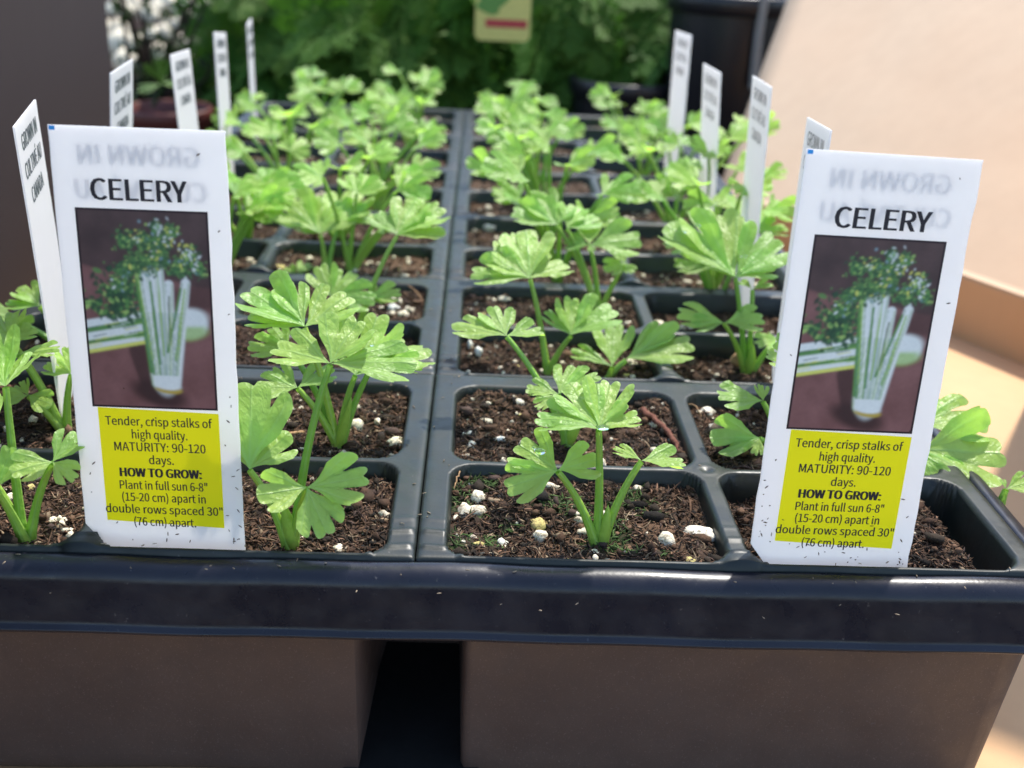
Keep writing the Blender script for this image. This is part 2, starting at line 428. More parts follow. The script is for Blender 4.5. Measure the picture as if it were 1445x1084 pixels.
def pack_mesh(name, mirror, step, k):
    nx, ny = int(PW / step), int(PD / step)
    xs = np.linspace(.008, PW - .02, nx); ys = np.linspace(.02, PD - .02, ny)
    X, Y = np.meshgrid(xs, ys, indexing='ij')
    Z = pack_height(X, Y, True)
    sg = -1 if mirror else 1
    Y = np.interp(Y, YC, YB[k]) - YB[k][0]
    V = np.stack([sg * X, Y, Z], -1).reshape(-1, 3)
    F = grid_faces(nx, ny)
    # turned down skirt round the pack
    idx = np.arange(nx * ny).reshape(nx, ny)
    per = np.concatenate([idx[:, 0], idx[-1, 1:], idx[-2::-1, -1], idx[0, -2:0:-1]])
    sk = V[per].copy(); sk[:, 2] = -.45
    n0 = len(V); V = np.concatenate([V, sk]); k = len(per); a = np.arange(k); b = (a + 1) % k
    F2 = np.stack([per[a], n0 + a, n0 + b, per[b]], -1)
    F = np.concatenate([F, F2])
    if mirror: F = F[:, ::-1]
    me = mkmesh(name, V, F); me.materials.append(M_PACK); return me
ordn = ['first', 'second', 'third', 'fourth', 'fifth', 'sixth', 'seventh', 'eighth', 'ninth', 'tenth', 'eleventh', 'twelfth']
for k in range(6):
    for sd_ in (False, True):
        o = bpy.data.objects.new('seedling_pack', pack_mesh('seedling_pack', sd_, .065 if k < 2 else .12, k)); col.objects.link(o)
        o.location = ((.006 * (-1 if sd_ else 1)) * S, (YB[k][0] + rnd.uniform(-.01, .01)) * S, (rnd.uniform(-.04, .02) if k else 0) * S)
        o.rotation_euler = (rnd.uniform(-.004, .004) if k else 0, 0, rnd.uniform(-.003, .003) if k else 0)
        tag(o, 'black four-cell plug pack, %s from the front, %s of the seam' % (ordn[k], 'left' if sd_ else 'right'),
            'plug pack', 'black four-cell packs filling the tray')

# ------------------------------------------------------------------ potting soil
def soil_z(row, c):                       # row 0..11 from the front, c 0..3 from the left
    r = random.Random(row * 10 + c)
    if (row, c) == (0, 3): return -.72
    if row < 2: return -.36 + r.uniform(-.03, .03)
    return -.36 - r.uniform(0, .22) - (.25 if c in (0, 3) else 0)
def cell_rect(row, c):
    k, h = divmod(row, 2)
    right = c >= 2; ci = (c - 2) if right else (1 - c)
    x0, x1, y0, y1 = CELLS[ci + 2 * h]
    y0, y1 = YB[k][3 if h else 1], YB[k][4 if h else 2]
    return (x0, x1, y0, y1) if right else (-x1, -x0, y0, y1)
BR = .9 * np.array([.86, .95, .95]) * np.array([[.075, .036, .021], [.14, .07, .04], [.03, .018, .011], [.27, .175, .11], [.012, .008, .006], [.26, .13, .08], [.08, .045, .035]])
surf = {}
def soil_height(row, c, x, y):
    x0, x1, y0, y1 = cell_rect(row, c); z0 = soil_z(row, c)
    h = z0 + .13 * fnoise(x, y, row * 7 + c, 4, 1.1, .6)
    if (row, c) == (0, 3):
        cx, cy = x1 - 3.3, 2.4
        h = h + .75 * np.exp(-(((x - cx) / 2.2) ** 2 + ((y - cy) / 1.6) ** 2)) - .65 * smooth(x1 - .9, x1 - .1, x) - .35 * smooth(.7, .15, y) + .2 * fnoise(x, y, 77, 3, 2.5)
    if (row, c) == (0, 1): h = h - .32 * smooth(.85, .45, y) * smooth(-3.0, -3.4, x)
    if (row, c) == (0, 2):
        h = h + .22 * np.exp(-(((x - 2.0) / .9) ** 2 + ((y - 2.6) / .7) ** 2)) - .18 * np.exp(-(((x - 3.0) / 1.6) ** 2 + ((y - 1.4) / .45) ** 2))
    return np.minimum(h + .05 * fnoise(x, y, row + 3 * c, 2, 5.0), -.10)
acc = Acc()
fib = {'P': [], 'D': [], 'L': [], 'R': [], 'C': []}
gran = {'P': [], 'R': [], 'C': []}; crumb = {'P': [], 'R': [], 'C': []}
for row in range(12):
    for c in range(4):
        x0, x1, y0, y1 = cell_rect(row, c)
        step = .06 if row < 2 else .10 if row < 4 else .2
        nx, ny = int((x1 - x0) / step), int((y1 - y0) / step)
        X, Y = np.meshgrid(np.linspace(x0 - .02, x1 + .02, nx), np.linspace(y0 - .02, y1 + .02, ny), indexing='ij')
        Z = soil_height(row, c, X, Y) + .035 * fnoise(X, Y, 99 + row * 4 + c, 3, 9) + rng.uniform(-.03, .03, X.shape)
        n = np.clip(.5 + .35 * fnoise(X, Y, 31 + row + c, 4, 1.7) + rng.uniform(-.2, .2, X.shape), 0, 1)[..., None]
        tint = np.clip(.5 + .6 * fnoise(X, Y, 131 + row * 3 + c, 2, .6), 0, 1)[..., None]
        C = BR[4] * (1 - n) + (BR[0] * (1 - tint) + BR[1] * tint) * n
        if row == 0 and c == 2:
            ms = np.clip(fnoise(X, Y, 5, 3, 1.4) * 1.2 - .1, 0, 1)[..., None] * .8
            C = C * (1 - ms) + np.array([.022, .045, .012]) * ms
        acc.add(np.stack([X, Y, Z], -1).reshape(-1, 3), grid_faces(nx, ny), C.reshape(-1, 3))
        A = (x1 - x0) * (y1 - y0)
        den = {0: 150, 1: 130, 2: 90, 3: 65}.get(row, 16 if row < 7 else 6)
        N = int(A * den); px = rng.uniform(x0 + .05, x1 - .05, N); py = rng.uniform(y0 + .05, y1 - .05, N)
        pz = soil_height(row, c, px, py)
        fib['P'].append(np.stack([px, py, pz + rng.uniform(-.02, .07, N)], 1))
        th = rng.uniform(0, 2 * np.pi, N); el = rng.normal(.08, .38, N)
        fib['D'].append(np.stack([np.cos(th) * np.cos(el), np.sin(th) * np.cos(el), np.sin(el)], 1))
        k = 1 if row < 4 else 1.5
        fib['L'].append(rng.uniform(.10, .42, N) * k * np.where(rng.random(N) < .06, 2.0, 1)); fib['R'].append(rng.uniform(.009, .026, N) * k)
        cc = BR[rng.choice(7, N, p=[.24, .2, .18, .1, .14, .06, .08])] * rng.uniform(.7, 1.25, (N, 1))
        if row == 0 and c == 2:
            w = (fnoise(px, py, 5, 3, 1.4) > .25) & (rng.random(N) < .75)
            cc[w] = np.array([.045, .075, .02]) * rng.uniform(.6, 1.5, (w.sum(), 1))
        fib['C'].append(cc)
        N2 = int(A * {0: 22, 1: 20, 2: 16, 3: 14}.get(row, 5 if row < 7 else 2))
        px = rng.uniform(x0 + .08, x1 - .08, N2); py = rng.uniform(y0 + .08, y1 - .08, N2)
        rr = rng.gamma(2.0, .016, N2) + .015 + (rng.random(N2) < .05) * rng.uniform(.04, .13, N2) * (row < 5)
        crumb['P'].append(np.stack([px, py, soil_height(row, c, px, py) + rr * .4], 1)); crumb['R'].append(rr)
        crumb['C'].append(BR[rng.choice(7, N2, p=[.3, .2, .25, .03, .15, .02, .05])] * rng.uniform(.7, 1.3, (N2, 1)))
        N3 = int(A * (3.0 if row < 5 else 1.6) * rng.uniform(.5, 1.4)) if (row, c) != (0, 3) else 14
        px = rng.uniform(x0 + .12, x1 - .12, N3); py = rng.uniform(y0 + .12, y1 - .12, N3)
        rr = np.clip(rng.gamma(1.3, .036, N3) + .02, 0, .19)
        gran['P'].append(np.stack([px, py, soil_height(row, c, px, py) + rr * .15], 1)); gran['R'].append(rr)
        gran['C'].append(np.array([.86, .76, .58]) * rng.uniform(.75, 1.05, (N3, 1)) * np.where(rng.random((N3, 1)) < .05, [[.8, .75, .35]], [[1, 1, 1]]))
soil = acc
# fibres: three-sided bent strands
P, D, L, R, C = (np.concatenate(fib[k]) for k in 'PDLRC')
side = np.cross(D, [0, 0, 1.0]); side /= np.linalg.norm(side, axis=1)[:, None]; up = np.cross(side, D)
bend = side * rng.normal(0, .35, (len(P), 1)) + up * rng.normal(.0, .22, (len(P), 1))
ring = np.linspace(0, 2 * np.pi, 3, endpoint=False); FV = []
for q_ in (-1, -.33, .33, 1):
    ctr = P + D * (L * q_ / 2)[:, None] + bend * (L * (q_ * q_ - .5) * .5)[:, None]
    w = R * (1 - .75 * abs(q_) ** 2)
    for a in ring: FV.append(ctr + side * (w * 1.5 * np.cos(a))[:, None] + up * (w * np.sin(a))[:, None])
FV = np.stack(FV, 1)                                   # n,12,3
loc = []
for s_ in range(3):
    for a in range(3): b = (a + 1) % 3; loc.append([s_ * 3 + a, s_ * 3 + b, s_ * 3 + 3 + b, s_ * 3 + 3 + a])
FF = (np.array(loc)[None] + (np.arange(len(P)) * 12)[:, None, None]).reshape(-1, 4)
soil.add(FV.reshape(-1, 3), FF, np.repeat(C, 12, axis=0))
def ico(sub):
    import bmesh
    bm = bmesh.new(); bmesh.ops.create_icosphere(bm, subdivisions=sub, radius=1)
    V = np.array([v.co[:] for v in bm.verts]); F = np.array([[v.index for v in f.verts] for f in bm.faces]); bm.free(); return V, F
I1, I1F = ico(1); I2, I2F = ico(2); I3, I3F = ico(3)
def lumps(dct, base, bf, rough, flat=.8):
    P = np.concatenate(dct['P']); R = np.concatenate(dct['R']); C = np.concatenate(dct['C']); n = len(P); k = len(base)
    disp = 1 + rng.uniform(-rough, rough, (n, k, 1)); sc = rng.uniform(.55, 1.5, (n, 1, 3)); sc[..., 2] *= flat
    V = P[:, None] + base[None] * disp * sc * R[:, None, None]
    F = (bf[None] + (np.arange(n) * k)[:, None, None]).reshape(-1, 3)
    return V.reshape(-1, 3), F, np.repeat(C, k, axis=0)
soil.add(*lumps(crumb, I1, I1F, .5))
so = soil.build('potting_soil', M_SOIL)
tag(so, 'dark brown fibrous peat potting mix filling every cell of the packs', 'potting soil', kind='stuff')
a2 = Acc(); a2.add(*lumps(gran, I2, I2F, .24))
tag(a2.build('perlite', M_PERL), 'small white perlite granules scattered over the potting soil', 'perlite', kind='stuff')
def blob(name, u, v, zz, r, mat, label, cat, colr=(.78, .74, .63), sc=(1, 1, .8), seed=0, rot=0, group=None):
    p = at(u, v, z=zz); rg = np.random.default_rng(seed + 500)
    V = I3.copy(); nn = 0
    for f in (2.0, 4.5, 9.0): nn = nn + .28 / f * 1.6 * (np.sin(V[:, 0] * f + rg.uniform(0, 6)) + np.sin(V[:, 1] * f + rg.uniform(0, 6)) + np.sin(V[:, 2] * f + rg.uniform(0, 6)))
    V = V * (1 + nn[:, None] * .8 + rg.uniform(-.04, .04, (len(V), 1)))
    V = V * np.array(sc) * r; c, s_ = math.cos(rot), math.sin(rot); V = V @ np.array([[c, s_, 0], [-s_, c, 0], [0, 0, 1]])
    o = mk(name, V, I3F, mat, None, np.array([colr]) * rg.uniform(.9, 1.05, (len(V), 1)))
    o.location = p * S; return tag(o, label, cat, group)
G = 'large white perlite lumps on the soil'
for k, (u, v, zz, r, lab, cl, sc, rot) in enumerate([
    (711, 769, -.45, .19, 'rounded white perlite lump at the front edge, right of the centre rib', (.82, .80, .68), (1, .8, .9), .4),
    (982, 752, -.40, .33, 'largest cream perlite lump, in the front cell left of the right hand celery tag', (.85, .78, .64), (1.15, .7, .7), -.3),
    (731, 572, -.35, .20, 'single white perlite lump at the back of the second row cell right of the rib', (.82, .74, .6), (1, .8, .8), 0),
    (667, 631, -.45, .16, 'speckled perlite lump touching the rib in the second row', (.8, .74, .6), (1.1, .9, .8), 0),
    (669, 606, -.42, .13, 'small round perlite lump above the speckled one beside the rib', (.85, .82, .75), (1.1, .8, .8), 0),
    (704, 621, -.45, .14, 'flat oblong perlite lump in the middle of the second row cell', (.86, .83, .76), (1.4, .8, .7), 0),
    (738, 628, -.45, .13, 'white perlite lump behind the droplet leaf in the second row', (.85, .82, .7), (1, .8, .9), 0),
    (407, 584, -.42, .24, 'tall cream perlite lump left of the seedling stems in the second row', (.76, .70, .52), (.75, .8, 1.15), .2),
    (556, 626, -.45, .17, 'perlite lump in the right corner of the second row cell left of the rib', (.78, .76, .55), (1.3, .9, .8), .5),
    (664, 487, -.35, .14, 'upright perlite lump by the rib in the third row, left of a pair', (.80, .78, .68), (.7, .7, 1.2), .2),
    (676, 497, -.35, .15, 'upright perlite lump by the rib in the third row, right of a pair', (.84, .82, .74), (.7, .7, 1.2), .2),
    (537, 751, -.45, .12, 'rounded perlite lump in the front cell just left of the centre rib', (.8, .76, .66), (1, 1, .8), 0),
    (997, 583, -.45, .20, 'cream perlite lump behind the divider near the right tag', (.82, .76, .62), (1.2, .8, .6), .2),
    (556, 437, -.45, .2, 'white perlite lump among the fourth row granules left of the rib', (.82, .80, .74), (1.2, .9, .8), 0),
    (691, 322, -.45, .26, 'round white perlite lump in the sixth row, right of the rib', (.85, .78, .72), (1.1, .9, .8), 0),
    (79, 432 + 115, -.6, .2, 'pale perlite lump behind the left edge seedling', (.6, .55, .42), (1.2, .9, .6), 0)]):
    blob('perlite_lump', u, v, zz, r, M_PERL, lab, 'perlite lump', cl, sc, k, rot, G)
blob('peat_clod', 733, 702, -.42, .42, M_SOIL, 'crumbly brown peat clod in the front cell right of the rib', 'soil clod', (.19, .11, .065), (1.25, .8, .6), 41, .1)
blob('bark_chip', 767, 0 + 628, -.4, .16, M_TAN, 'tan bark chip leaning behind the droplet leaf in the second row', 'bark chip', sc=(.7, .5, 1.1), seed=50)
blob('bark_chip', 1040, 508, -.5, .26, M_TAN, 'yellowish bark chip at the stem foot of the third row seedling on the right', 'bark chip', sc=(1, .6, .8), seed=51)
blob('bark_chip', 545, 216, -.5, .5, M_TAN, 'blurred tan bark chip among the far left rows', 'bark chip', sc=(1.6, .6, .4), seed=52, rot=.5)
p0, p1 = at(905, 578, z=-.2), at(962, 640, z=-.35)
P_ = bez(p0, (p0 + p1) / 2 + np.array([.1, 0, .2]), p1, 14); P_ = P_ + np.random.default_rng(3).normal(0, .02, P_.shape)
tag(mk('bark_twig', *tube(P_, np.linspace(.09, .06, 14) * np.random.default_rng(4).uniform(.8, 1.2, 14), 8), M_BARK), 'reddish brown twig lying across the second row cell', 'twig')
p0, p1 = at(372, 622, z=-.3), at(428, 610, z=-.3)
tag(mk('wood_sliver', *tube(bez(p0, (p0 + p1) / 2 + np.array([0, 0, .08]), p1, 8), .05, 6), M_TAN), 'flat tan wood sliver on the soil beside the tall perlite lump', 'wood sliver')
def root(u0, v0, u1, v1, z, name, label):
    a, b = at(u0, v0, z=z), at(u1, v1, z=z - .1)
    P_ = bez(a, (a + b) / 2 + np.array([0, .1, .3]), b, 14) + np.random.default_rng(int(u0)).normal(0, .015, (14, 3))
    return tag(mk(name, *tube(P_, .018, 5), M_TAN), label, 'root')
root(655, 664, 640, 690, -.2, 'dry_root', 'thin tan dry root hanging over the edge of the front cell by the rib')
root(668, 660, 722, 668, -.2, 'dry_root', 'thin dry root lying along the lip behind the peat clod')
root(570, 404, 596, 424, -.2, 'dry_root', 'thin dry root lying in the fourth row cell left of the rib')
root(968, 572, 990, 588, -.1, 'dry_root', 'thin dry root draped over the divider near the right tag')
# litter on the lips and rim
lit = Acc()
for k in range(150):
    if k < 30: x, y, z = rng.uniform(-9, 12.5), -(.05 + rng.uniform(0, .8)), 0; z = -.1 - max(0, -y - .55) * 2.6 + .0; y -= .02
    elif k < 80: x, y, z = rng.uniform(-.8, .8), rng.uniform(.2, 25), .02
    else: x, y, z = rng.uniform(-9, 13), rng.choice([8.55, 8.75, 4.37, 17.5, .14]) + rng.uniform(-.08, .08), .02
    a = rng.uniform(0, 3.14); L_ = rng.uniform(.02, .075); r_ = rng.uniform(.009, .018)
    V_ = I1 * np.array([L_, r_, r_]); V_ = V_ @ np.array([[math.cos(a), math.sin(a), 0], [-math.sin(a), math.cos(a), 0], [0, 0, 1]])
    lit.add(V_ + [x, y, z], I1F, np.array([.34, .26, .18]) * rng.uniform(.4, 1.2))
tag(lit.build('soil_crumbs', M_SOIL), 'tiny tan crumbs and bits of soil spilled on the black rim and ribs', 'soil crumbs', kind='stuff')

# ------------------------------------------------------------------ celery leaves
def leaflet(base, tip, up, th=52, seed=0, nr=20, na=41, droop=.12, cup=.25):
    r = np.random.default_rng(seed); vfold = r.uniform(-.03, .34); base = np.array(base); tip = np.array(tip)
    L = np.linalg.norm(tip - base); X = (tip - base) / L
    up = np.array(up, float); N = up - X * (up @ X); N /= np.linalg.norm(N); T = np.cross(N, X)
    thm = math.radians(th)
    th = th * .85; thm = math.radians(th)
    ph = np.linspace(-1, 1, na); rho = np.linspace(0, 1, nr) ** .85
    c1 = .36 + r.uniform(-.05, .05); c2 = .36 + r.uniform(-.05, .05)
    d1 = r.uniform(.20, .40); d2 = r.uniform(.20, .40)
    env = 1 - .20 * ph ** 2 - .30 * smooth(.80, 1.0, np.abs(ph))
    env = env * (1 - d1 * np.exp(-((ph - c1) / .065) ** 2)) * (1 - d2 * np.exp(-((ph + c2) / .065) ** 2))
    # rounded teeth on every lobe
    tt = np.where(ph > c1, (ph - c1) / (1 - c1) * 1.5, np.where(ph < -c2, (-ph - c2) / (1 - c2) * 1.5, (ph + c2) / (c1 + c2) * (1 if seed % 4 == 0 else 2)))
    env = env * (1 - (.07 + .05 * r.random()) * (1 - np.abs(np.sin(np.pi * tt)) ** .6))
    PH, RH = np.meshgrid(ph, rho, indexing='ij'); E = env[:, None] * np.ones_like(RH)
    rr = RH * (E * RH ** .35 + (1 - .15 * PH ** 2) * (1 - RH ** .35)) if False else RH * E
    ang = PH * thm
    s = rr * np.cos(ang); t = rr * np.sin(ang)
    t = t * (.55 + .45 * smooth(.0, .55, rr))
    h = cup * t * t + vfold * np.sqrt(t * t + .0015) - droop * s ** 2 + droop * s
    fold = .03 * np.cos(PH * np.pi * 2.6) * rr * RH
    h = h + fold + .045 * fnoise(s * 2 + seed, t * 2, seed, 3, 3) * RH
    # veins
    v = np.zeros_like(rr)
    for pc in (-.68, 0, .68):
        dist = np.abs((PH - pc) * thm) * rr
        w = .011 + .010 * (1 - RH); v = np.maximum(v, np.exp(-(dist / w) ** 2))
        u_ = rr * 9 - dist * 9 * 1.1
        sec = np.exp(-((u_ - np.round(u_)) / .11) ** 2) * .28 * (dist < .26) * (rr > .18)
        v = np.maximum(v, sec)
    h = h - .004 * v
    P = base + L * (s[..., None] * X + t[..., None] * T + h[..., None] * N)
    edge = smooth(.93, 1.0, RH)
    C = np.stack([v, np.full_like(v, r.uniform(0, 1)), edge], -1)
    return P.reshape(-1, 3), grid_faces(na, nr), C.reshape(-1, 3)
def auto_tip(node, u, v, elev=None, lmax=2.9):
    best = None; nv_ = proj(node)[1]
    tgt = elev if elev is not None else (.30 if v < nv_ - 8 else -.25 if v > nv_ + 8 else .0)
    for dy in np.linspace(-2.2, 2.6, 49):
        p = at(u, v, y=node[1] + dy); d = p - node; L = np.linalg.norm(d)
        e = math.asin(np.clip(d[2] / L, -1, 1)); cost = (e - tgt) ** 2 + .03 * L + (L > lmax) * (L - lmax) * 3
        if best is None or cost < best[0]: best = (cost, p)
    return best[1]
N_SEED = [0]
def seedling(row, c, base, leaves, label, hires=True, zb=None):
    """leaves: (node_u, node_v, dy, face, [tips (u,v[,elev[,theta]])], opts)"""
    zb = soil_z(row, c) + .05 if zb is None else zb
    b = at(*base, z=zb) if len(base) == 2 else np.array(base)
    root = empty('celery_seedling', b)
    tag(root, label, 'celery seedling', 'celery seedlings growing in the tray')
    for k, lf in enumerate(leaves):
        N_SEED[0] += 1; sd_ = N_SEED[0]; r = np.random.default_rng(sd_)
        if isinstance(lf[0], (float, int)) and len(lf) >= 5:
            nu_, nv__, dy, face, tips = lf[:5]; node = at(nu_, nv__, y=b[1] + dy)
            tips3 = []
            for t in tips:
                tips3.append((auto_tip(node, t[0], t[1], t[2] if len(t) > 2 and t[2] is not None else None), t[3] if len(t) > 3 else 50))
        else:
            node, face, tips3 = lf
        acc = Acc(); upn = np.array([r.uniform(-.12, .12), -math.sin(face), math.cos(face)])
        for q_, (tp, th) in enumerate(tips3):
            res = (34, 67) if row < 3 else (22, 45) if hires else (9, 25)
            acc.add(*leaflet(node, tp, upn, th, sd_ * 7 + q_, res[0], res[1], droop=r.uniform(.02, .22), cup=r.uniform(-.1, .5)))
        acc.build('leaf', M_LEAF, root)
        b0 = b + np.array([r.uniform(-.07, .07), r.uniform(-.07, .07), -.25])
        mid = np.array([b0[0] + (node[0] - b0[0]) * .42 + r.uniform(-.08, .08), b0[1] + (node[1] - b0[1]) * .45, b0[2] + (node[2] - b0[2]) * .62])
        P_ = bez(b0, mid, node - np.array([0, 0, .03]), 14 if hires else 8); L_ = np.linalg.norm(node - b0)
        rr = np.linspace(.098, .062, len(P_)) * (1 if hires else 1.05); rr = rr + .04 * np.exp(-np.linspace(0, 1, len(P_)) * L_ * 2.2)
        nt = 20 if hires else 6; V, F = tube(P_, rr, nt, .10 if hires else 0)
        cc = np.zeros((len(V), 3)); cc[:, 0] = np.clip(np.cos((np.arange(len(V)) % nt) / nt * 2 * np.pi * 5), 0, 1) * .5; cc[:, 1] = r.random()
        mk('leaf_stalk', V, F, M_STALK, root, cc)
    return root, b
def sheath(root, b, tip_uv, dy, w=.16):
    tip = at(*tip_uv, y=b[1] + dy); P_ = bez(b + [0, 0, -.1], (b + tip) / 2 + np.array([.05, -.05, 0]), tip, 12)
    t = np.linspace(0, 1, 12); V, F = tube(P_, w * (np.sin(np.pi * (t * .85 + .15)) ** .6 + .02) * (1 - .55 * t), 12)
    cc = np.zeros((len(V), 3)); cc[:, 1] = .8; mk('young_leaf', V, F, M_STALK, root, cc)

E0 = None
# ---- front row
r_, b_ = seedling(0, 2, (848, 765), [
    (845, 606, -.25, .30, [(755, 589, .05, 40), (803, 544, .35, 46), (862, 538, .4, 44), (901, 588, .1, 44)]),
    (787, 664, -.35, .75, [(731, 628, .1, 52), (713, 690, -.35, 46), (845, 648, .05, 50)]),
    (905, 650, .15, .15, [(966, 655, -.12, 50), (866, 632, .1, 32)])],
    'three-leaved celery seedling standing alone in the front cell right of the centre rib')
sheath(r_, b_, (858, 712), -.1)
r_, b_ = seedling(0, 1, (413, 768), [
    (433, 688, -.55, .85, [(361, 700, .0, 48), (462, 757, -.75, 50), (521, 672, .25, 46)]),
    (352, 662, -.2, .75, [(356, 540, .8, 50), (408, 612, .3, 42), (330, 600, .4, 40)]),
    (466, 513, .55, .42, [(386, 492, .05, 46), (507, 452, .5, 58), (588, 516, -.05, 36)])],
    'celery seedling with one broad round-lobed leaf, front cell beside the left tag')
sheath(r_, b_, (398, 706), -.2, .2)
r_, b_ = seedling(0, 0, (35, 758), [
    (74, 652, -.3, .7, [(14, 668, .0, 52), (112, 612, .35, 46), (108, 678, -.3, 46)]),
    (8, 545, .3, .5, [(-50, 520), (-20, 480), (40, 500, .1, 30)]),
    (-5, 690, -.6, .4, [(18, 630, .9, 50), (-50, 660), (8, 655, .6, 30)]),
    (-40, 640, .1, .4, [(-90, 600), (-60, 560), (0, 620)])],
    'celery seedling at the left frame edge in front of the left celery tag row')
# right front corner, behind the right tag
r_, b_ = seedling(0, 3, (1262, 690), [
    (1296, 634, .1, .8, [(1414, 642, -.12, 52), (1352, 694, -.6, 46), (1322, 690, -.6, 40)]),
    (1288, 600, .9, .35, [(1391, 600, -.05, 46), (1320, 560, .3, 40)]),
    (1300, 660, .9, .4, [(1388, 690, -.35, 38)]),
    (1240, 560, .3, .5, [(1180, 540), (1235, 510), (1290, 540)])],
    'celery seedling behind the right tag, big leaf spreading past its edge', zb=-.9)
r_, b_ = seedling(0, 3, (1415, 716), [(1420, 690, 0, .6, [(1455, 680, .1, 46), (1412, 676, .3, 30)])],
    'tiny celery seedling with one small leaf at the right rim of the tray', zb=-.6)
# ---- second row
r_, b_ = seedling(1, 2, (802, 622), [
    (715, 474, .9, .30, [(638, 459, .0, 34), (694, 434, .3, 46), (765, 467, -.05, 40)]),
    (788, 556, -.1, .35, [(742, 550, .0, 44), (808, 519, .35, 44), (846, 530, .3, 40), (756, 578, -.3, 30)])],
    'celery seedling behind the lone front one, one stalk leaning far left')
sheath(r_, b_, (822, 560), -.1, .2)
r_, b_ = seedling(1, 1, (476, 628), [
    (501, 529, -.1, .25, [(604, 490, .10, 42), (535, 444, .5, 50), (478, 500, .3, 34)]),
    (526, 514, .3, .3, [(597, 520, -.05, 34), (560, 480, .25, 40)]),
    (420, 547, -.2, .55, [(360, 548, .05, 46), (384, 522, .25, 40), (468, 517, .2, 40)]),
    (430, 461, .5, .5, [(349, 413, .25, 46), (352, 444, .0, 40), (403, 398, .5, 34), (494, 416, .3, 46)]),
    (408, 492, .7, .5, [(350, 489, .0, 44), (383, 462, .3, 40)])],
    'tall five-stalked celery seedling in the second row just left of the centre rib')
sheath(r_, b_, (496, 560), -.2, .15)
r_, b_ = seedling(1, 0, (93, 606), [
    (26, 500, -.4, .35, [(86, 494, .1, 30), (-40, 520, -.2, 50), (-10, 470, .3, 46)]),
    (14, 478, .4, .6, [(53, 466, .1, 46), (-40, 470, 0, 46), (20, 440, .4, 46)]),
    (40, 558, -.3, .75, [(3, 562, 0, 46), (75, 572, -.1, 46), (30, 538, .3, 40)]),
    (100, 528, .0, .3, [(64, 515, .1, 46), (96, 490, .7, 46)])],
    'celery seedling left of the left tag with arching stalks, second row')
r_, b_ = seedling(1, 3, (1108, 640), [
    (1077, 566, .1, .4, [(1011, 560, .1, 44), (1072, 543, .4, 40)]),
    (1072, 618, -.3, .8, [(1000, 620, .05, 42), (1063, 642, -.5, 46), (1030, 632, -.2, 30)]),
    (1130, 520, .2, .5, [(1080, 500), (1130, 470), (1190, 500)])],
    'celery seedling peeking out left of the right celery tag, second row')
# ---- third row
r_, b_ = seedling(2, 2, (773, 527), [
    (748, 393, .5, .45, [(664, 385, .0, 40), (690, 362, .3, 40), (742, 326, .45, 46), (799, 372, .1, 46), (718, 330, .4, 36)]),
    (806, 473, -.2, .5, [(806, 421, .7, 48), (866, 436, .3, 46), (770, 440, .4, 34)]),
    ],
    'celery seedling in the third row right beside the centre rib')
r_, b_ = seedling(2, 2, (856, 531), [
    (864, 517, .0, .6, [(806, 494, .15, 24), (866, 458, .5, 44)]),
    (884, 507, .15, .5, [(978, 487, .15, 40), (946, 462, .35, 26)])],
    'short celery seedling with two broad leaves close to the soil, third row')
r_, b_ = seedling(2, 1, (503, 470), [
    (468, 420, -.1, .75, [(450, 374, .6, 46), (500, 384, .5, 50), (470, 448, -.5, 44), (531, 421, .1, 44)]),
    (520, 420, .2, .6, [(566, 414, .1, 44), (540, 406, .3, 36), (545, 426, -.2, 30)]),
    (560, 332, 1.0, .5, [(628, 326, .0, 42), (625, 292, .3, 40), (588, 280, .5, 42), (532, 302, .3, 44)])],
    'celery seedling with a long slanting stalk left of the rib, third row')
r_, b_ = seedling(2, 0, (110, 500), [
    (56, 432, -.2, .4, [(10, 428, .0, 40), (28, 406, .3, 46), (93, 420, .1, 46)]),
    (20, 450, .1, .5, [(-20, 440), (10, 490, -.3, 46), (40, 470)])],
    'celery seedling at the left edge in front of the tag reading GROWN IN, third row')
r_, b_ = seedling(2, 3, (1056, 525), [
    (1022, 456, -.2, .6, [(955, 442, .15, 34), (974, 461, -.1, 36), (1078, 453, .05, 46)]),
    (1038, 392, .1, .75, [(940, 318, .35, 36), (988, 296, .5, 40), (1094, 334, .4, 46), (1006, 372, .1, 36), (1092, 373, .1, 36)]),
    (1062, 408, .4, .3, [(1040, 398, .1, 40), (1090, 402, .1, 40)]),
    (1096, 478, .0, .6, [(1067, 488, .0, 40), (1082, 474, .3, 40), (1100, 512, -.3, 40)])],
    'glossy upright celery seedling just left of the right celery tag, third row')
sheath(r_, b_, (1062, 484), -.1, .2)
# ---- fourth row and fifth row
r_, b_ = seedling(3, 2, (845, 440), [
    (832, 346, .1, .75, [(796, 340, .0, 44), (828, 316, .4, 46), (905, 336, .1, 46), (836, 356, -.5, 46)]),
    (883, 372, .2, .8, [(852, 382, -.1, 44), (872, 356, .4, 40), (893, 386, -.3, 44)]),
    (786, 318, .5, .6, [(722, 300, .15, 44), (752, 286, .4, 46), (800, 292, .4, 40)]),
    (800, 322, .4, .4, [(842, 306, .1, 44), (812, 290, .4, 46)])],
    'celery seedling with three star shaped leaves, fourth row right of the rib')
r_, b_ = seedling(3, 1, (461, 385), [
    (452, 330, .1, .75, [(390, 272, .45, 44), (424, 318, .05, 40), (455, 276, .6, 44), (494, 294, .4, 44)]),
    (478, 316, .6, .5, [(515, 290), (500, 270), (530, 310, -.1, 40)]),
    (420, 390, .0, .6, [(402, 380, .1, 44), (436, 372, .3, 40)])],
    'celery seedling with a wide V of pale leaves, fourth row left of the rib')
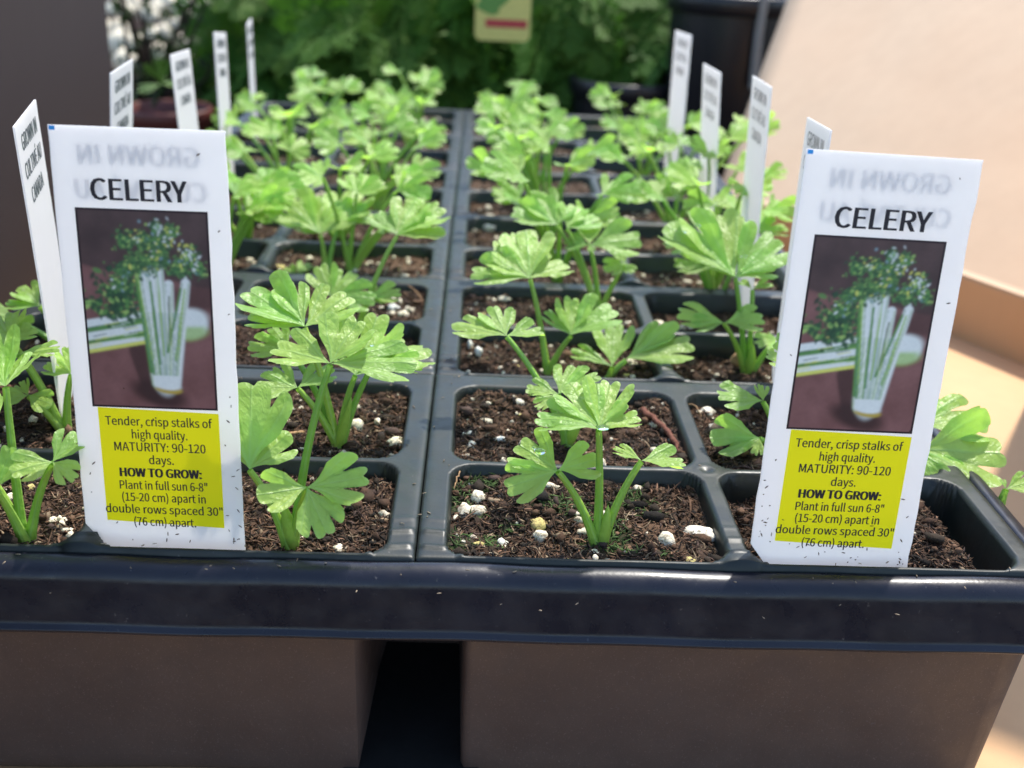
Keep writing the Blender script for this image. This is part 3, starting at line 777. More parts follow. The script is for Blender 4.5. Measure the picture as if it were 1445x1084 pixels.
r_, b_ = seedling(3, 3, (1010, 430), [
    (1004, 380, .0, .7, [(950, 372, .1, 40), (985, 352, .4, 40), (1010, 352, .4, 30)]),
    (980, 342, .1, .6, [(936, 348, .0, 40), (960, 336, .2, 40)]),
    (1060, 330, .2, .4, [(1090, 310), (1060, 280), (1110, 322, 0, 40), (1010, 310)])],
    'celery seedling with low leaves behind the glossy one, fourth row')
# ---- the far rows: leaves fan out from each cell
extra = {  # (row, c): list of approximate leaf nodes (u, v) seen in the photograph
    (4, 1): [(503, 272), (455, 250), (560, 268), (605, 300), (540, 320)], (4, 2): [(790, 290), (735, 245), (850, 275), (765, 305)],
    (4, 3): [(985, 262), (1050, 262), (930, 275), (1085, 295), (1010, 290)], (4, 0): [(345, 300), (330, 275), (372, 285)],
    (5, 1): [(560, 250), (480, 240), (520, 225), (600, 245)], (5, 3): [(1040, 240), (980, 245), (1075, 250), (1000, 215)],
    (5, 2): [(745, 225), (700, 243), (800, 235), (775, 205)], (5, 0): [(350, 262), (325, 250), (372, 262)],
    (6, 1): [(520, 200), (560, 185), (605, 205), (480, 205)], (6, 2): [(830, 215), (770, 195), (730, 200), (700, 182)],
    (6, 3): [(915, 215), (880, 225), (960, 205), (1030, 195), (1060, 185)], (6, 0): [(345, 215), (385, 190), (320, 200), (410, 215)],
    (7, 1): [(590, 190), (645, 190), (540, 175), (500, 175)], (7, 2): [(735, 175), (700, 160), (790, 190), (765, 160)],
    (7, 3): [(905, 200), (940, 185), (990, 190), (1040, 175)], (7, 0): [(370, 185), (410, 165), (335, 170), (440, 180)]}
words = {0: 'far left column', 1: 'column left of the centre rib', 2: 'column right of the centre rib', 3: 'far right column'}
for row in range(4, 12):
    for c in range(4):
        x0, x1, y0, y1 = cell_rect(row, c); r = random.Random(row * 31 + c * 7 + 2)
        b = np.array([(x0 + x1) / 2 + r.uniform(-1.2, 1.0), (y0 + y1) / 2 + r.uniform(-.8, .5), soil_z(row, c)])
        if c == 0: b[0] += 1.4
        lv = []; nodes = extra.get((row, c), [])
        nl = max(len(nodes), 5 if row < 6 else 4)
        a0 = r.uniform(0, 6.28)
        for k in range(nl):
            if k < len(nodes):
                node = at(*nodes[k], y=b[1] + r.uniform(-.9, .7))
                if node[2] < b[2] + .8: node = at(*nodes[k], y=b[1] + .9)
                node[2] = max(node[2], b[2] + .7)
            else:
                a = a0 + k * 2.4 + r.uniform(-.3, .3); rr = r.uniform(.4, 1.8)
                node = b + np.array([math.cos(a) * rr * 1.2, math.sin(a) * rr * .8, r.uniform(1.2, 3.0)])
            node[0] = max(node[0], 1.7) if c >= 2 else min(node[0], -1.7)
            out = node - b; hd_ = math.atan2(out[1], out[0]) + r.uniform(-.5, .5)
            tips = []
            L0 = r.uniform(1.05, 1.5)
            for da, q_ in ((0, 1), (1.15, .85), (-1.15, .85)):
                el = r.uniform(-.1, .45); aa = hd_ + da + r.uniform(-.15, .15)
                tips.append((node + L0 * q_ * np.array([math.cos(aa) * math.cos(el), math.sin(aa) * math.cos(el), math.sin(el)]), 50))
            lv.append((node, r.uniform(.45, .95), tips))
        seedling(row, c, b, lv, 'leafy celery seedling in the %s row from the front, %s' % (ordn[row], words[c]), hires=row < 6)

# ---- water drops on the leaves
def drop(u, v, y, r, flat, label):
    p = at(u, v, y=y); V = I3 * np.array([r, r * .8, r * flat]); 
    o = mk('water_drop', V, I3F, M_DROP); o.location = p * S; tag(o, label, 'water drop', 'water drops on the celery leaves')
bb = at(848, 765, z=-.36)[1]
drop(762, 637, bb - .42, .13, .45, 'round water drop on the lower left leaf of the front right seedling')
drop(850, 603, bb - .33, .16, .3, 'largest water drop pooled at the centre of the top front leaf')
drop(754, 632, bb - .30, .05, .6, 'tiny bead of water beside the round drop on the front leaf')
b2 = at(1056, 525, z=-.8)[1]
drop(985, 318, b2 + .9, .09, .5, 'water drop near the tip of the glossy seedling leaf by the right tag')
drop(966, 327, b2 + .7, .07, .5, 'small water drop on the left lobe of the glossy seedling')
drop(1050, 362, b2 + .3, .12, .5, 'water drop in the cupped heart of the glossy seedling')
b3 = at(476, 628, z=-.36)[1]
drop(525, 487, b3 - .3, .06, .5, 'bead of water on the bright leaf left of the centre rib')
drop(386, 536, b3 - .2, .11, .4, 'water drop on the dark leaf beside the left celery tag')

# ------------------------------------------------------------------ plant tags
def Rt(yaw, lean, roll):
    cy, sy = math.cos(yaw), math.sin(yaw); cl, sl = math.cos(lean), math.sin(lean); cr, sr = math.cos(roll), math.sin(roll)
    return np.array([[cy, -sy, 0], [sy, cy, 0], [0, 0, 1]]) @ np.array([[1, 0, 0], [0, cl, -sl], [0, sl, cl]]) @ np.array([[cr, 0, sr], [0, 1, 0], [-sr, 0, cr]])
_tc = {}
import os
FONT = None
try:
    fp = os.path.join(bpy.utils.resource_path('LOCAL'), 'datafiles', 'fonts', 'Noto Sans CJK Regular.woff2')
    if os.path.exists(fp): FONT = bpy.data.fonts.load(fp)        # the sans-serif that comes with Blender itself
except Exception: FONT = None
def text_mesh(body, caph, width, bold=0.0):
    key = (body, caph, width, bold)
    if key in _tc: return _tc[key]
    cu = bpy.data.curves.new('lettering', 'FONT'); cu.body = body; cu.size = 1; cu.resolution_u = 3
    if FONT: cu.font = FONT
    o = bpy.data.objects.new('tmp', cu); col.objects.link(o)
    dg = bpy.context.evaluated_depsgraph_get(); dg.update()
    me = bpy.data.meshes.new_from_object(o.evaluated_get(dg))
    V = np.array([v.co[:] for v in me.vertices]); F = [list(p.vertices) for p in me.polygons]
    bpy.data.objects.remove(o); bpy.data.curves.remove(cu); bpy.data.meshes.remove(me)
    w = V[:, 0].max() - V[:, 0].min()
    if 'cap' not in _tc:
        _tc['cap'] = 1.0
        VH, _ = text_mesh('H', 1.0, 1.0, 0.0); _tc['cap'] = (VH[:, 1].max() - VH[:, 1].min())
    V[:, 0] = (V[:, 0] - (V[:, 0].max() + V[:, 0].min()) / 2) * width / w
    V[:, 1] = V[:, 1] * caph / _tc['cap']
    _tc[key] = (V, F); return V, F
def lines_obj(name, lines, y, mat, parent, mirror=False, slant=0):
    VV, FF, n = [], [], 0
    for body, caph, width, xc, zb, bold in lines:
        V, F = text_mesh(body, caph, width, bold)
        W = np.zeros_like(V); W[:, 0] = (-1 if mirror else 1) * (V[:, 0]) + xc; W[:, 1] = y; W[:, 2] = V[:, 1] + zb
        for k, dx in enumerate((-bold * .5, -bold * .17, bold * .17, bold * .5) if bold > .02 else (-bold * .5, bold * .5)):
            W2 = W + [dx, k * (.0015 if mirror else -.0015), 0]
            VV.append(W2); FF += [[i + n for i in (f[::-1] if mirror else f)] for f in F]; n += len(V)
    V = np.concatenate(VV) * S
    me = bpy.data.meshes.new(name); me.from_pydata(V.tolist(), [], FF); me.materials.append(mat)
    o = bpy.data.objects.new(name, me); col.objects.link(o); o.parent = parent; return o

def paint_celery(w=150, h=238):
    r = np.random.default_rng(5)
    X, Y = np.meshgrid((np.arange(w) + .5) / w, (np.arange(h) + .5) / h)      # Y down
    asp = h / w
    lin = lambda *c: np.array(hexlin(*c)[:3])
    img = np.zeros((h, w, 3)); edge = .27 + .10 * X + .01 * np.sin(X * 9)
    f = smooth(-.012, .012, Y - edge)[..., None]
    n = (.5 + .35 * fnoise(X * 6, Y * 9, 2, 4, 2))[..., None]
    img[:] = (lin(62, 44, 44) * (1 - n) + lin(84, 62, 60) * n) * (1 - f) + (lin(104, 66, 62) * (1 - n) + lin(130, 88, 84) * n) * f
    def put(mask, c): img[:] = img * (1 - mask[..., None]) + np.asarray(c) * mask[..., None]
    def ell(cx, cy, rx, ry, c, a=1, soft=.15, rot=0):
        x, y = X - cx, (Y - cy) * asp; c_, s_ = math.cos(rot), math.sin(rot)
        d_ = np.hypot((x * c_ + y * s_) / rx, (-x * s_ + y * c_) / ry); put(a * smooth(1 + soft, 1 - soft, d_), c)
    def stroke(x0, y0, x1, y1, w0, w1, c, a=1):
        ax, ay = x1 - x0, (y1 - y0) * asp; L2 = ax * ax + ay * ay
        px, py = X - x0, (Y - y0) * asp; t = np.clip((px * ax + py * ay) / L2, 0, 1)
        d_ = np.hypot(px - t * ax, py - t * ay); ww = w0 + (w1 - w0) * t; put(a * smooth(ww * 1.25, ww * .8, d_), c)
    green, dg, lg, wh, ye, bl = lin(84, 130, 66), lin(40, 76, 50), lin(150, 180, 96), lin(214, 216, 208), lin(206, 204, 98), lin(120, 146, 150)
    ell(.90, .42, .22, .10, lin(66, 42, 42), .7, .4)
    ell(.54, .92, .22, .10, lin(52, 30, 30), .9, .35, .3); stroke(.40, .70, .50, .90, .07, .08, lin(56, 34, 34), .8)
    # bunch lying behind
    stroke(-.02, .46, .13, .465, .025, .022, green); stroke(-.02, .457, .13, .46, .008, .006, lg)
    ell(.80, .555, .155, .115, wh); ell(.82, .60, .13, .06, lg, .8, .4, -.2); ell(.83, .52, .12, .07, wh, 1, .4)
    for k, (a_, b_, w_, c_) in enumerate([(.60, .53, .055, green), (.575, .51, .03, wh), (.66, .60, .055, lg), (.64, .575, .03, wh), (.695, .635, .025, wh), (.715, .65, .016, ye), (.67, .61, .012, green)]):
        stroke(-.02, a_, .48, b_, w_, w_ * .9, c_)
    for _ in range(40):
        x = r.uniform(0, .42); y = .6 + r.uniform(-.07, .09) - x * .14; stroke(x, y, x + .1, y - .015, .006, .004, [ye, dg, lg, wh][r.integers(4)], .6)
    for _ in range(260):
        x, y = r.normal(.27, .09), r.normal(.43, .055); ell(x, y, r.uniform(.012, .035), r.uniform(.008, .02), [dg, dg, green, lin(26, 52, 40), lg][r.choice(5, p=[.4, .2, .2, .15, .05])], .9, .4, r.uniform(0, 3))
    # standing bunch
    for k, (x1, y1, w_, c_) in enumerate([(.44, .32, .026, lg), (.80, .35, .034, wh), (.48, .31, .030, wh), (.67, .36, .034, wh), (.60, .28, .034, wh), (.545, .31, .032, wh)]):
        xb = .60 + (x1 - .6) * .28; stroke(xb, .86, x1, y1, .060, w_, c_)
        stroke(xb + .030, .80, x1 + w_ * .7, y1, .010, .006, [lin(150, 168, 110), lin(120, 150, 84), lin(176, 186, 150)][k % 3], .5)
        stroke(xb - .034, .76, x1 - w_ * .7, y1, .007, .005, lin(116, 144, 92), .55)
    ell(.605, .80, .115, .20, wh, .9, .2)
    stroke(.50, .80, .425, .34, .022, .010, green); stroke(.51, .74, .44, .34, .010, .006, lg); stroke(.565, .76, .53, .35, .012, .008, green)
    stroke(.63, .70, .76, .38, .010, .008, green); stroke(.69, .74, .79, .38, .012, .006, lg); stroke(.60, .72, .59, .32, .006, .005, lg); stroke(.65, .66, .665, .42, .012, .006, lin(110, 120, 90))
    for _ in range(60):
        x = r.uniform(.5, .7); stroke(x, .82, .6 + (x - .6) * 1.6, .5, .003, .002, [bl, lg, green][r.integers(3)], .45)
    ell(.62, .895, .105, .035, lin(176, 150, 60), 1, .2, .1); ell(.61, .875, .105, .035, wh, 1, .25, .1)
    # foliage
    cen = [(.36, .16, .06), (.50, .15, .07), (.62, .15, .07), (.70, .10, .05), (.84, .22, .07), (.45, .26, .10), (.60, .24, .09), (.76, .28, .07), (.90, .28, .05), (.34, .30, .07), (.29, .37, .05), (.60, .08, .03)]
    for cx, cy, s_ in cen: ell(cx, cy, s_ * .95, s_ * .8, green, .75, .35); ell(cx + .02, cy + .015, s_ * .6, s_ * .5, dg, .6, .4)
    for _ in range(900):
        cx, cy, s_ = cen[r.integers(len(cen))]
        x, y = r.normal(cx, s_ * .62), r.normal(cy, s_ * .42)
        c_ = [dg, green, lin(62, 104, 62), lin(34, 62, 46), lg, ye, wh, bl][r.choice(8, p=[.22, .27, .22, .08, .12, .03, .02, .04])]
        ell(x, y, r.uniform(.006, .022), r.uniform(.004, .012), c_, .9, .4, r.uniform(0, 3))
    for _ in range(70):
        cx, cy = [(.62, .10), (.70, .13), (.80, .20), (.88, .23), (.56, .2), (.45, .14)][r.integers(6)]
        ell(r.normal(cx, .03), r.normal(cy, .02), r.uniform(.005, .016), r.uniform(.004, .010), [wh, ye, wh][r.integers(3)], .85, .4, r.uniform(0, 3))
    img *= (1 + .05 * r.standard_normal((h, w, 1)))
    for _ in range(2):
        p_ = np.pad(img, ((1, 1), (1, 1), (0, 0)), 'edge'); img = (p_[1:-1, 1:-1] * 4 + (p_[:-2, 1:-1] + p_[2:, 1:-1] + p_[1:-1, :-2] + p_[1:-1, 2:]) * 2 + p_[:-2, :-2] + p_[2:, 2:] + p_[:-2, 2:] + p_[2:, :-2]) / 16
    bx = (X < .018) | (X > .982) | (Y < .012) | (Y > .988); img[bx] = lin(38, 20, 26)
    return np.clip(img * 1.15, 0, 1)
IMG = paint_celery()
def picture_mesh(x0, x1, z0, z1, y):
    h, w, _ = IMG.shape
    X, Z = np.meshgrid(np.linspace(x0, x1, w), np.linspace(z1, z0, h))
    V = np.stack([X, np.full_like(X, y), Z], -1).reshape(-1, 3)
    F = grid_faces(h, w)
    me = mkmesh('picture', V, F[:, ::-1], IMG.reshape(-1, 3)); me.materials.append(M_PRINT); return me
TH = .045
def tag_body(w, L, below=1.2, seed=0):
    r = np.random.default_rng(seed)
    # outline, with a cut corner at the bottom left
    pts = []
    for z in np.linspace(.5, L, 24): pts.append((-w / 2 + r.normal(0, .006) * (z < L - .3), z))
    for x in np.linspace(-w / 2 + .1, w / 2, 10): pts.append((x, L))
    for z in np.linspace(L - .1, .0, 26): pts.append((w / 2 + r.normal(0, .008) - (.035 if abs(z - L * .70) < .10 else 0), z))
    pts += [(w / 2 - .25, -below * .5), (.1, -below), (-.3, -below), (-w / 2 + .4, -.0)]
    O = np.array(pts)
    O2 = O[:, None, :]; n = len(O)
    c = np.array([0, L * .45])
    fr = np.concatenate([np.stack([O[:, 0], np.full(n, -TH / 2), O[:, 1]], 1), np.stack([O[:, 0], np.full(n, TH / 2), O[:, 1]], 1), [[c[0], -TH / 2, c[1]], [c[0], TH / 2, c[1]]]])
    a = np.arange(n); b = (a + 1) % n
    Fq = np.stack([a, b, b + n, a + n], -1)
    Ft = np.concatenate([np.stack([np.full(n, 2 * n), b, a], -1), np.stack([np.full(n, 2 * n + 1), a + n, b + n], -1)])
    me = mkmesh('tag_body', fr, [Fq, Ft], smooth=False); me.materials.append(M_TAG); return me
FRONT_LINES = [('Tender, crisp stalks of', .185, 2.15, .03, 2.72, .008), ('high quality.', .185, 1.12, .03, 2.44, .008), ('MATURITY: 90-120', .19, 1.85, .02, 2.165, .008),
    ('days.', .185, .50, .03, 1.89, .008), ('HOW TO GROW:', .19, 1.66, .0, 1.60, .03), ('Plant in full sun 6-8"', .185, 1.80, .04, 1.32, .008),
    ('(15-20 cm) apart in', .185, 1.72, .03, 1.05, .008), ('double rows spaced 30"', .185, 2.42, .02, .78, .008), ('(76 cm) apart.', .185, 1.28, .02, .50, .008)]
BACK_LINES = [('GROWN IN', .37, 2.25, 0, 7.93, .035), ('CULTIVÉ AU', .37, 2.45, 0, 7.28, .035), ('CANADA', .37, 1.75, 0, 6.63, .035)]
def place_tag(pos, yaw, lean, roll, L, label, w=3.3, front=False, seed=0):
    e = empty('plant_tag', pos); M = Rt(yaw, lean, roll)
    e.rotation_mode = 'QUATERNION'; e.rotation_quaternion = Matrix(M.tolist()).to_quaternion()
    tag(e, label, 'plant tag', 'white plant tags stuck along both sides of the tray')
    me = tag_body(w, L, 1.2, seed); o = bpy.data.objects.new('tag_body', me); col.objects.link(o); o.parent = e
    sx = w / 3.3
    dz = L - 8.61
    if front:
        o = bpy.data.objects.new('picture', picture_mesh(-1.28 * sx, 1.24 * sx, 3.10, 7.10, -TH / 2 - .004)); col.objects.link(o); o.parent = e
        V = np.array([[-1.18 * sx, -TH / 2 - .003, .60], [1.25 * sx, -TH / 2 - .003, .50], [1.25 * sx, -TH / 2 - .003, 3.03], [-1.18 * sx, -TH / 2 - .003, 3.09]])
        mk('text_panel', V, np.array([[0, 1, 2, 3]]), M_YELLOW, e, rel=False)
        lines_obj('title_lettering', [('CELERY', .40, 1.80 * sx, -.04, 7.26, .035)], -TH / 2 - .007, M_INK, e)
        lines_obj('text_lettering', [(a, b, c * sx, d * sx, z, f) for a, b, c, d, z, f in FRONT_LINES], -TH / 2 - .007, M_INK, e)
        V = np.array([[-w / 2 + .02, -TH / 2 - .004, L - .09], [-w / 2 + .13, -TH / 2 - .004, L - .09], [-w / 2 + .13, -TH / 2 - .004, L - .01], [-w / 2 + .02, -TH / 2 - .004, L - .01]])
        mk('blue_corner_mark', V, np.array([[0, 1, 2, 3]]), M_BLUE, e, rel=False)
        # print on the back shows through against the light
        lines_obj('back_lettering', [(a, b, c * sx, 0, z + dz, f) for a, b, c, d, z, f in BACK_LINES], TH / 2 + .004, M_GHOST, e, mirror=True)
        r = np.random.default_rng(seed + 9); ac = Acc()
        for _ in range(60):
            x = r.uniform(-w / 2 + .1, w / 2 - .08); z = abs(r.normal(0, 1.1)) + .05 if r.random() < .7 else r.uniform(0, L - .1)
            if r.random() < .3: x = r.choice([-1, 1]) * (w / 2 - r.uniform(.06, .3))
            if z > L - .1 or (abs(x) < 1.3 and .55 < z < 7.8 and r.random() < .8) or (x < -w / 2 + .5 and z < .5): continue
            a = r.uniform(0, 3.14); l_ = r.uniform(.012, .06); k_ = r.uniform(.008, .016)
            V = I1 * [l_, .01, k_]; V = V @ np.array([[math.cos(a), 0, math.sin(a)], [0, 1, 0], [-math.sin(a), 0, math.cos(a)]])
            ac.add(V + [x, -TH / 2 - .006, z], I1F)
        tag(ac.build('dirt_specks', M_DIRT, e, rel=False), kind='stuff')
    else:
        lines_obj('lettering', [(a, b, c, 0, z + dz, f) for a, b, c, d, z, f in BACK_LINES], -TH / 2 - .004, M_GREY, e)
    return e
place_tag((-5.248, .53, -.3), -.0324, -.1023, -.0103, 8.613, 'left hand white celery tag with celery photo and yellow text panel', 3.3, True, 1)
place_tag((8.796, .4225, -.3), .0431, -.1273, .03, 8.7055, 'right hand white celery tag with celery photo, standing before the tan flap', 3.5, True, 2)
sl = [('L', (-9.671, 7.498), 1.797, -.019, -.017, 7.653), ('L', (-10.92, 16.022), 1.675, .093, .005, 7.597), ('L', (-10.401, 24.663), 1.616, -.051, .051, 6.95),
      ('L', (-11.021, 32.885), 1.643, -.017, .11, 6.82), ('L', (-11.85, 43.5), 1.70, .0, .0, 6.35),
      ('R', (9.884, 8.902), -1.679, .002, -.072, 7.844), ('R', (10.636, 17.252), -1.624, .041, -.028, 7.783), ('R', (10.764, 25.093), -1.557, .075, -.018, 7.2),
      ('R', (10.917, 35.458), -1.51, .013, -.033, 7.5)]
desc = ['white tag reading GROWN IN at the far left, beside the left celery tag', 'white tag showing above the left corner of the left celery tag',
        'white tag standing against the bright gravel spots on the left', 'narrow blurred white tag, fourth along the left edge', 'thinnest edge-on tag at the far left end of the tray',
        'white tag half hidden behind the right celery tag', 'blurred white tag in front of the left edge of the cardboard flap', 'blurred white tag against the black pots, shorter looking one',
        'farthest and tallest looking blurred white tag on the right, in front of black pots']
for k, (s_, (x, y), yaw, le, ro, L) in enumerate(sl):
    place_tag((x, y, -.3), yaw, le, ro, L, desc[k], 3.3, False, 20 + k)

# ------------------------------------------------------------------ background
GZ = -11
V = np.array([[-900, -300, GZ], [900, -300, GZ], [900, 1500, GZ], [-900, 1500, GZ]]); 
tag(mk('ground', V, np.array([[0, 1, 2, 3]]), M_GROUND), kind='structure')
def frond(rgn, n=8):
    """flat spray of scale leaves, unit length along +x, in the xy plane"""
    V, F = [], []
    def sliver(p, a, L, w):
        i = len(V); d = np.array([math.cos(a), math.sin(a)]); q = np.array([-d[1], d[0]])
        for s_, t_ in ((0, 0), (.35, 1), (1, 0), (.35, -1)):
            pt = p + d * L * s_ + q * w * t_; V.append((pt[0], pt[1], rgn.uniform(-.01, .01) - .18 * pt[0] ** 2))
        F.append((i, i + 1, i + 2, i + 3))
    sliver(np.array([0, 0.]), 0, 1, .022)
    for k in range(n):
        x = .12 + k / n * .85
        for sg in (-1, 1):
            a = sg * rgn.uniform(.65, .9); L = (.55 * (1 - x) + .16) * rgn.uniform(.8, 1.1); p = np.array([x, 0.])
            sliver(p, a, L, .024)
            for j in range(3):
                pj = p + np.array([math.cos(a), math.sin(a)]) * L * (.25 + .25 * j)
                for s2 in (-1, 1): sliver(pj, a + s2 * .65, L * .45 * rgn.uniform(.7, 1.1), .024)
    return np.array(V), np.array(F)
def cedar(name, label, cx, cy, rx, ry, z0, z1, n, seed, clumps, mat=M_THUJA):
    r = np.random.default_rng(seed); e = empty(name, (cx, cy, GZ)); tag(e, label, 'shrub')
    fr = [frond(r) for _ in range(6)]; VV, FF, CC, off = [], [], [], 0
    for k in range(n):
        if clumps and r.random() < .85:
            qx, qz, qr = clumps[r.integers(len(clumps))]
            x, z = r.normal(qx, qr), r.normal(qz, qr * .7); y = cy - ry * r.uniform(.5, 1.0)
        else:
            a = r.uniform(0, 6.28); x = cx + rx * r.uniform(0, 1) ** .5 * math.cos(a); y = cy + ry * math.sin(a) * r.uniform(.3, 1); z = r.uniform(z0, z1)
        L = r.uniform(4.5, 9.5); fv, ff = fr[k % 6]
        X = np.array([r.normal(0, .7), -r.uniform(.1, 1), -r.uniform(.0, 1.0)]); X /= np.linalg.norm(X)
        N = np.array([r.normal(0, .6), -1, .5 + r.normal(0, .5)]); N -= X * (N @ X); N /= np.linalg.norm(N); T = np.cross(N, X)
        P = np.array([x, y, z]) + L * (fv[:, :1] * X + fv[:, 1:2] * T + fv[:, 2:] * N)
        VV.append(P); FF.append(ff + off); off += len(P); CC.append(np.tile([[0, r.random(), 0]], (len(P), 1)))
    mk('crown', np.concatenate(VV), np.concatenate(FF), mat, e, np.concatenate(CC))
    ac = Acc()
    for k in range(7):
        a = np.array([cx + r.uniform(-1, 1), cy, GZ]); b = np.array([cx + r.uniform(-.9, .9) * rx, cy - r.uniform(-.2, .5) * ry, r.uniform(z0 + 5, z1)])
        ac.add(*tube(bez(a, (a + b) / 2 + [0, 0, 4], b, 10), np.linspace(.9, .25, 10), 7))
    ac.build('branches', M_TWIG, e)
    return e
def pix(u, v, y): p = at(u, v, y=y); return p[0], p[2]
cl = []
for u, v, q_ in [(600, 30, 2.6), (640, 70, 2.2), (560, 10, 1.8), (690, 90, 1.8), (650, 10, 2.2), (790, 40, 1.6), (760, 5, 2.0), (740, 90, 1.5), (600, 5, 2.0)]:
    x, z = pix(u, v, 78); cl.append((x, z, q_))
cedar('cedar_shrub', 'dark green cedar shrub directly behind the middle of the tray', *(at(650, 30, y=88)[0], 88, 13, 9, -8, 14, 400, 3, cl))
cl = [(*pix(u, v, 82), q_) for u, v, q_ in [(380, 50, 2.4), (420, 90, 2.4), (470, 40, 2.2), (370, 100, 2.0), (440, 10, 2.5)]]
cedar('cedar_shrub', 'yellowish green cedar shrub behind the left half of the tray', *(at(430, 30, y=92)[0], 92, 5, 7, -8, 14, 210, 4, cl))
cl = [(*pix(u, v, 76), q_) for u, v, q_ in [(920, 40, 1.8), (900, 10, 2.0), (935, 80, 1.2), (860, 20, 1.5), (880, 60, 1.0)]]
cedar('cedar_shrub', 'green cedar shrub next to the black pots on the right', *(at(900, 20, y=86)[0], 86, 5, 6, -8, 14, 150, 5, cl))
# dark leggy shrub in front of the bright gravel
r = np.random.default_rng(8); e = empty('leggy_shrub', (at(215, 100, y=80)[0], 80, GZ)); tag(e, 'dark leggy shrub whose bare twigs let bright spots of gravel through, upper left', 'shrub')
ac = Acc(); lf = Acc()
for k in range(24):
    u0, v0 = r.uniform(150, 300), r.uniform(-60, 160); a = at(r.uniform(190, 260), 175, y=82); b = at(u0, v0, y=82 + r.uniform(-5, 5))
    P_ = bez(a, (a + b) / 2 + r.normal(0, 1.2, 3), b, 9); ac.add(*tube(P_, np.linspace(.30, .1, 9), 5))
    for j in range(13):
        p = P_[r.integers(2, 9)] + r.normal(0, 1.3, 3); s_ = r.uniform(.7, 1.7)
        X = r.normal(0, 1, 3); X /= np.linalg.norm(X); T = np.cross(X, r.normal(0, 1, 3)); T /= np.linalg.norm(T)
        V = np.array([p, p + s_ * (X * .5 + T * .28), p + s_ * X, p + s_ * (X * .5 - T * .28)]); lf.add(V, np.array([[0, 1, 2, 3]]), (0, r.random(), 0))
ac.build('twigs', M_TWIG, e); lf.build('foliage', M_WEED, e)
# sunlit pale gravel beyond it
g = {'P': [], 'R': [], 'C': []}; N = 430
gx = rng.uniform(-75, -18, N); gy = rng.uniform(105, 330, N); rr = rng.uniform(.7, 1.9, N) * (.6 + gy / 250)
g['P'].append(np.stack([gx * (.55 + gy / 260), gy, np.full(N, GZ) + rr * .4], 1)); g['R'].append(rr)
g['C'].append(np.array([.90, .80, .60]) * rng.uniform(.6, 1.15, (N, 1)))
ac = Acc(); ac.add(*lumps(g, I1, I1F, .2)); tag(ac.build('gravel', M_PERL), 'pale sunlit gravel shining through the leggy shrub, out of focus', 'gravel', kind='stuff')
# pots
def pot(name, u, v, y, rtop, h, mat, label):
    p = at(u, v, y=y); e = empty(name, (p[0], y, p[2] - h)); tag(e, label, 'pot')
    pr = [(0, 0), (rtop * .78, .008), (rtop * .8, .1), (rtop * .93, h - 1.4)]; pr2 = [(rtop * .93, h - 1.5), (rtop, h - 1.4), (rtop * 1.01, h - .2), (rtop * .98, h), (rtop * .92, h - .1), (rtop * .9, h - 2)]
    for nm, q_ in (('pot_wall', pr), ('pot_rim', pr2)):
        n = 40; th = np.linspace(0, 2 * np.pi, n, endpoint=False); q_ = np.array(q_)
        V = np.stack([np.cos(th)[:, None] * q_[None, :, 0], np.sin(th)[:, None] * q_[None, :, 0], np.ones(n)[:, None] * q_[None, :, 1]], -1).reshape(-1, 3)
        mk(nm, V, grid_faces(n, len(q_), True), mat, e, rel=False)
    n = 40; V = [[0, 0, h - 1.9]] + [[rtop * .9 * math.cos(a), rtop * .9 * math.sin(a), h - 1.95] for a in np.linspace(0, 2 * math.pi, n, endpoint=False)]
    mk('pot_soil', V, np.array([[0, k + 1, (k + 1) % n + 1] for k in range(n)]), M_GROUND, e, rel=False)
pot('nursery_pot', 1035, -10, 72, 5.2, 19, M_POT, 'tall black nursery pot behind the tray, left of the cardboard flap')
pot('nursery_pot', 1130, 40, 84, 6.5, 16, M_POT, 'black nursery pot mostly hidden behind the cardboard flap')
pot('nursery_pot', 880, 110, 74, 4.5, 9, M_POT, 'low black nursery pot under the cedar shrub on the right')
pot('nursery_pot', 520, 60, 100, 8, 14, M_POT, 'shaded black nursery pot under the cedar shrub in the middle')
pot('plant_pot', 238, 150, 74, 3.6, 9, M_REDPOT, 'red brown plastic plant pot behind the left tags')
p = at(1075, 30, y=67); V, F = tube(np.array([[p[0], 67, p[2] + 3], [p[0] - .1, 67, p[2] - 1], [p[0], 67, p[2] - 5]]), .35, 10)
tag(mk('stake', V, F, M_STEEL), 'short blurred grey stake in front of the black pot, upper right', 'stake')
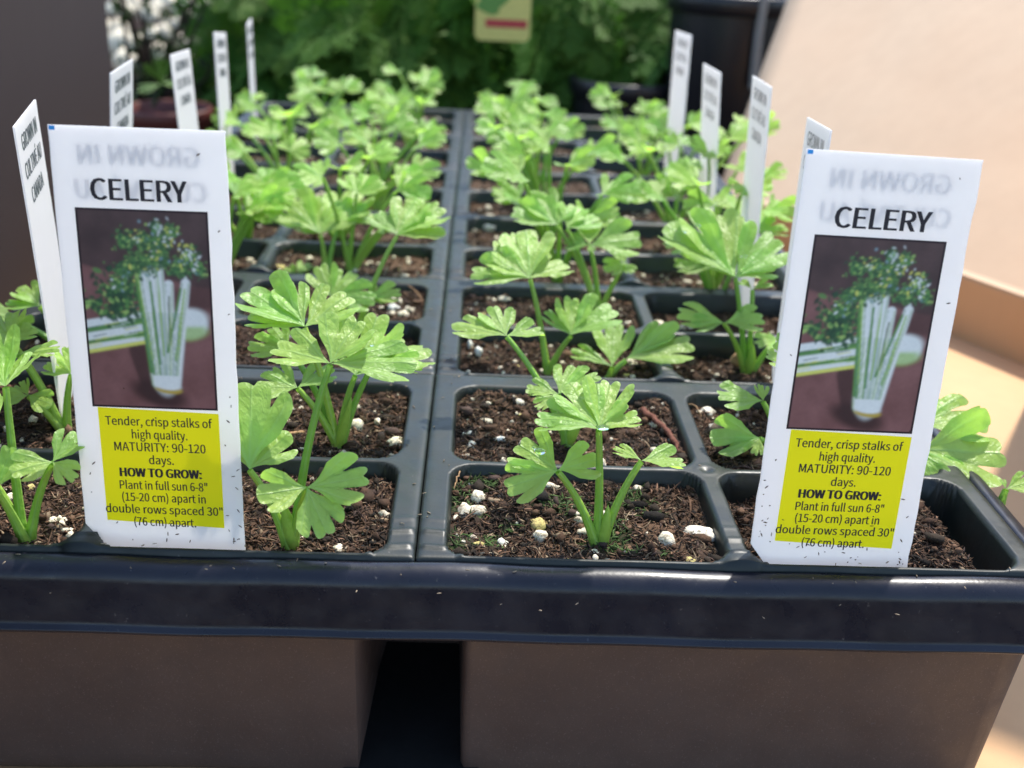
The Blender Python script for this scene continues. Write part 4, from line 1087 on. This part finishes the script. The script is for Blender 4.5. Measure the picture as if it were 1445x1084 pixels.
# broad dark leaves in the red pot
e = empty('potted_plant', (at(215, 150, y=74)[0], 74, at(215, 150, y=74)[2])); tag(e, 'small potted plant with a broad dull green leaf, upper left behind the tags', 'plant')
nd = at(228, 118, y=74); b = np.array(e.location) / S
for k, (u, v) in enumerate([(195, 130), (262, 122), (225, 85)]):
    ac = Acc(); ac.add(*leaflet(nd, at(u, v, y=73 - k), (0, -.5, 1), 34, 900 + k, 10, 21)); ac.build('leaf', M_DULL, e)
mk('stem', *tube(bez(b, (b + nd) / 2 + [.4, 0, 0], nd, 8), .16, 6), M_DULL, e, np.zeros((48, 3)))
# yellow hang tag
e = empty('hang_tag', at(708, 20, y=68)); tag(e, 'blurred yellow hang tag with a red stripe hanging in the cedar shrub, top centre', 'plant tag')
c0 = at(672, -25, y=68); c1 = at(747, 60, y=68); x0, x1, z0, z1 = c0[0], c1[0], c1[2], c0[2]; r0 = .5
o2 = [(x0, z1), (x1, z1)] + [(x1 - r0 + r0 * math.cos(a), z0 + r0 + r0 * math.sin(a)) for a in np.linspace(0, -math.pi / 2, 6)] + [(x0 + r0 - r0 * math.sin(a), z0 + r0 - r0 * math.cos(a)) for a in np.linspace(0, math.pi / 2, 6)]
n = len(o2); V = np.array([(x, 68, z) for x, z in o2] + [(x, 68.08, z) for x, z in o2])
me = bpy.data.meshes.new('card'); me.from_pydata(((V - np.array(e.location) / S) * S).tolist(), [], [list(range(n)), list(range(2 * n - 1, n - 1, -1))] + [[i, i + n, (i + 1) % n + n, (i + 1) % n] for i in range(n)])
me.materials.append(M_HTYEL); o = bpy.data.objects.new('card', me); col.objects.link(o); o.parent = e
def strip(name, xa, xb, za, zb, mat): mk(name, np.array([[xa, 67.985, za], [xb, 67.985, za], [xb, 67.985, zb], [xa, 67.985, zb]]), np.array([[0, 1, 2, 3]]), mat, e)
strip('red_stripe', x0 + .8, x1 - .25, z0 + 1.0, z0 + 1.6, M_HTRED)
cx, cz = x0 + 1.2, z0 + 3.1; pts = [(cx + (1.1 + .35 * math.cos(5 * a)) * math.cos(a), 67.985, cz + 1.2 * math.sin(a)) for a in np.linspace(0, 6.28, 21)[:-1]]
mk('leaf_print', np.array([(cx, 67.985, cz)] + pts), np.array([[0, k + 1, (k + 1) % 20 + 1] for k in range(20)]), M_HTGRN, e)
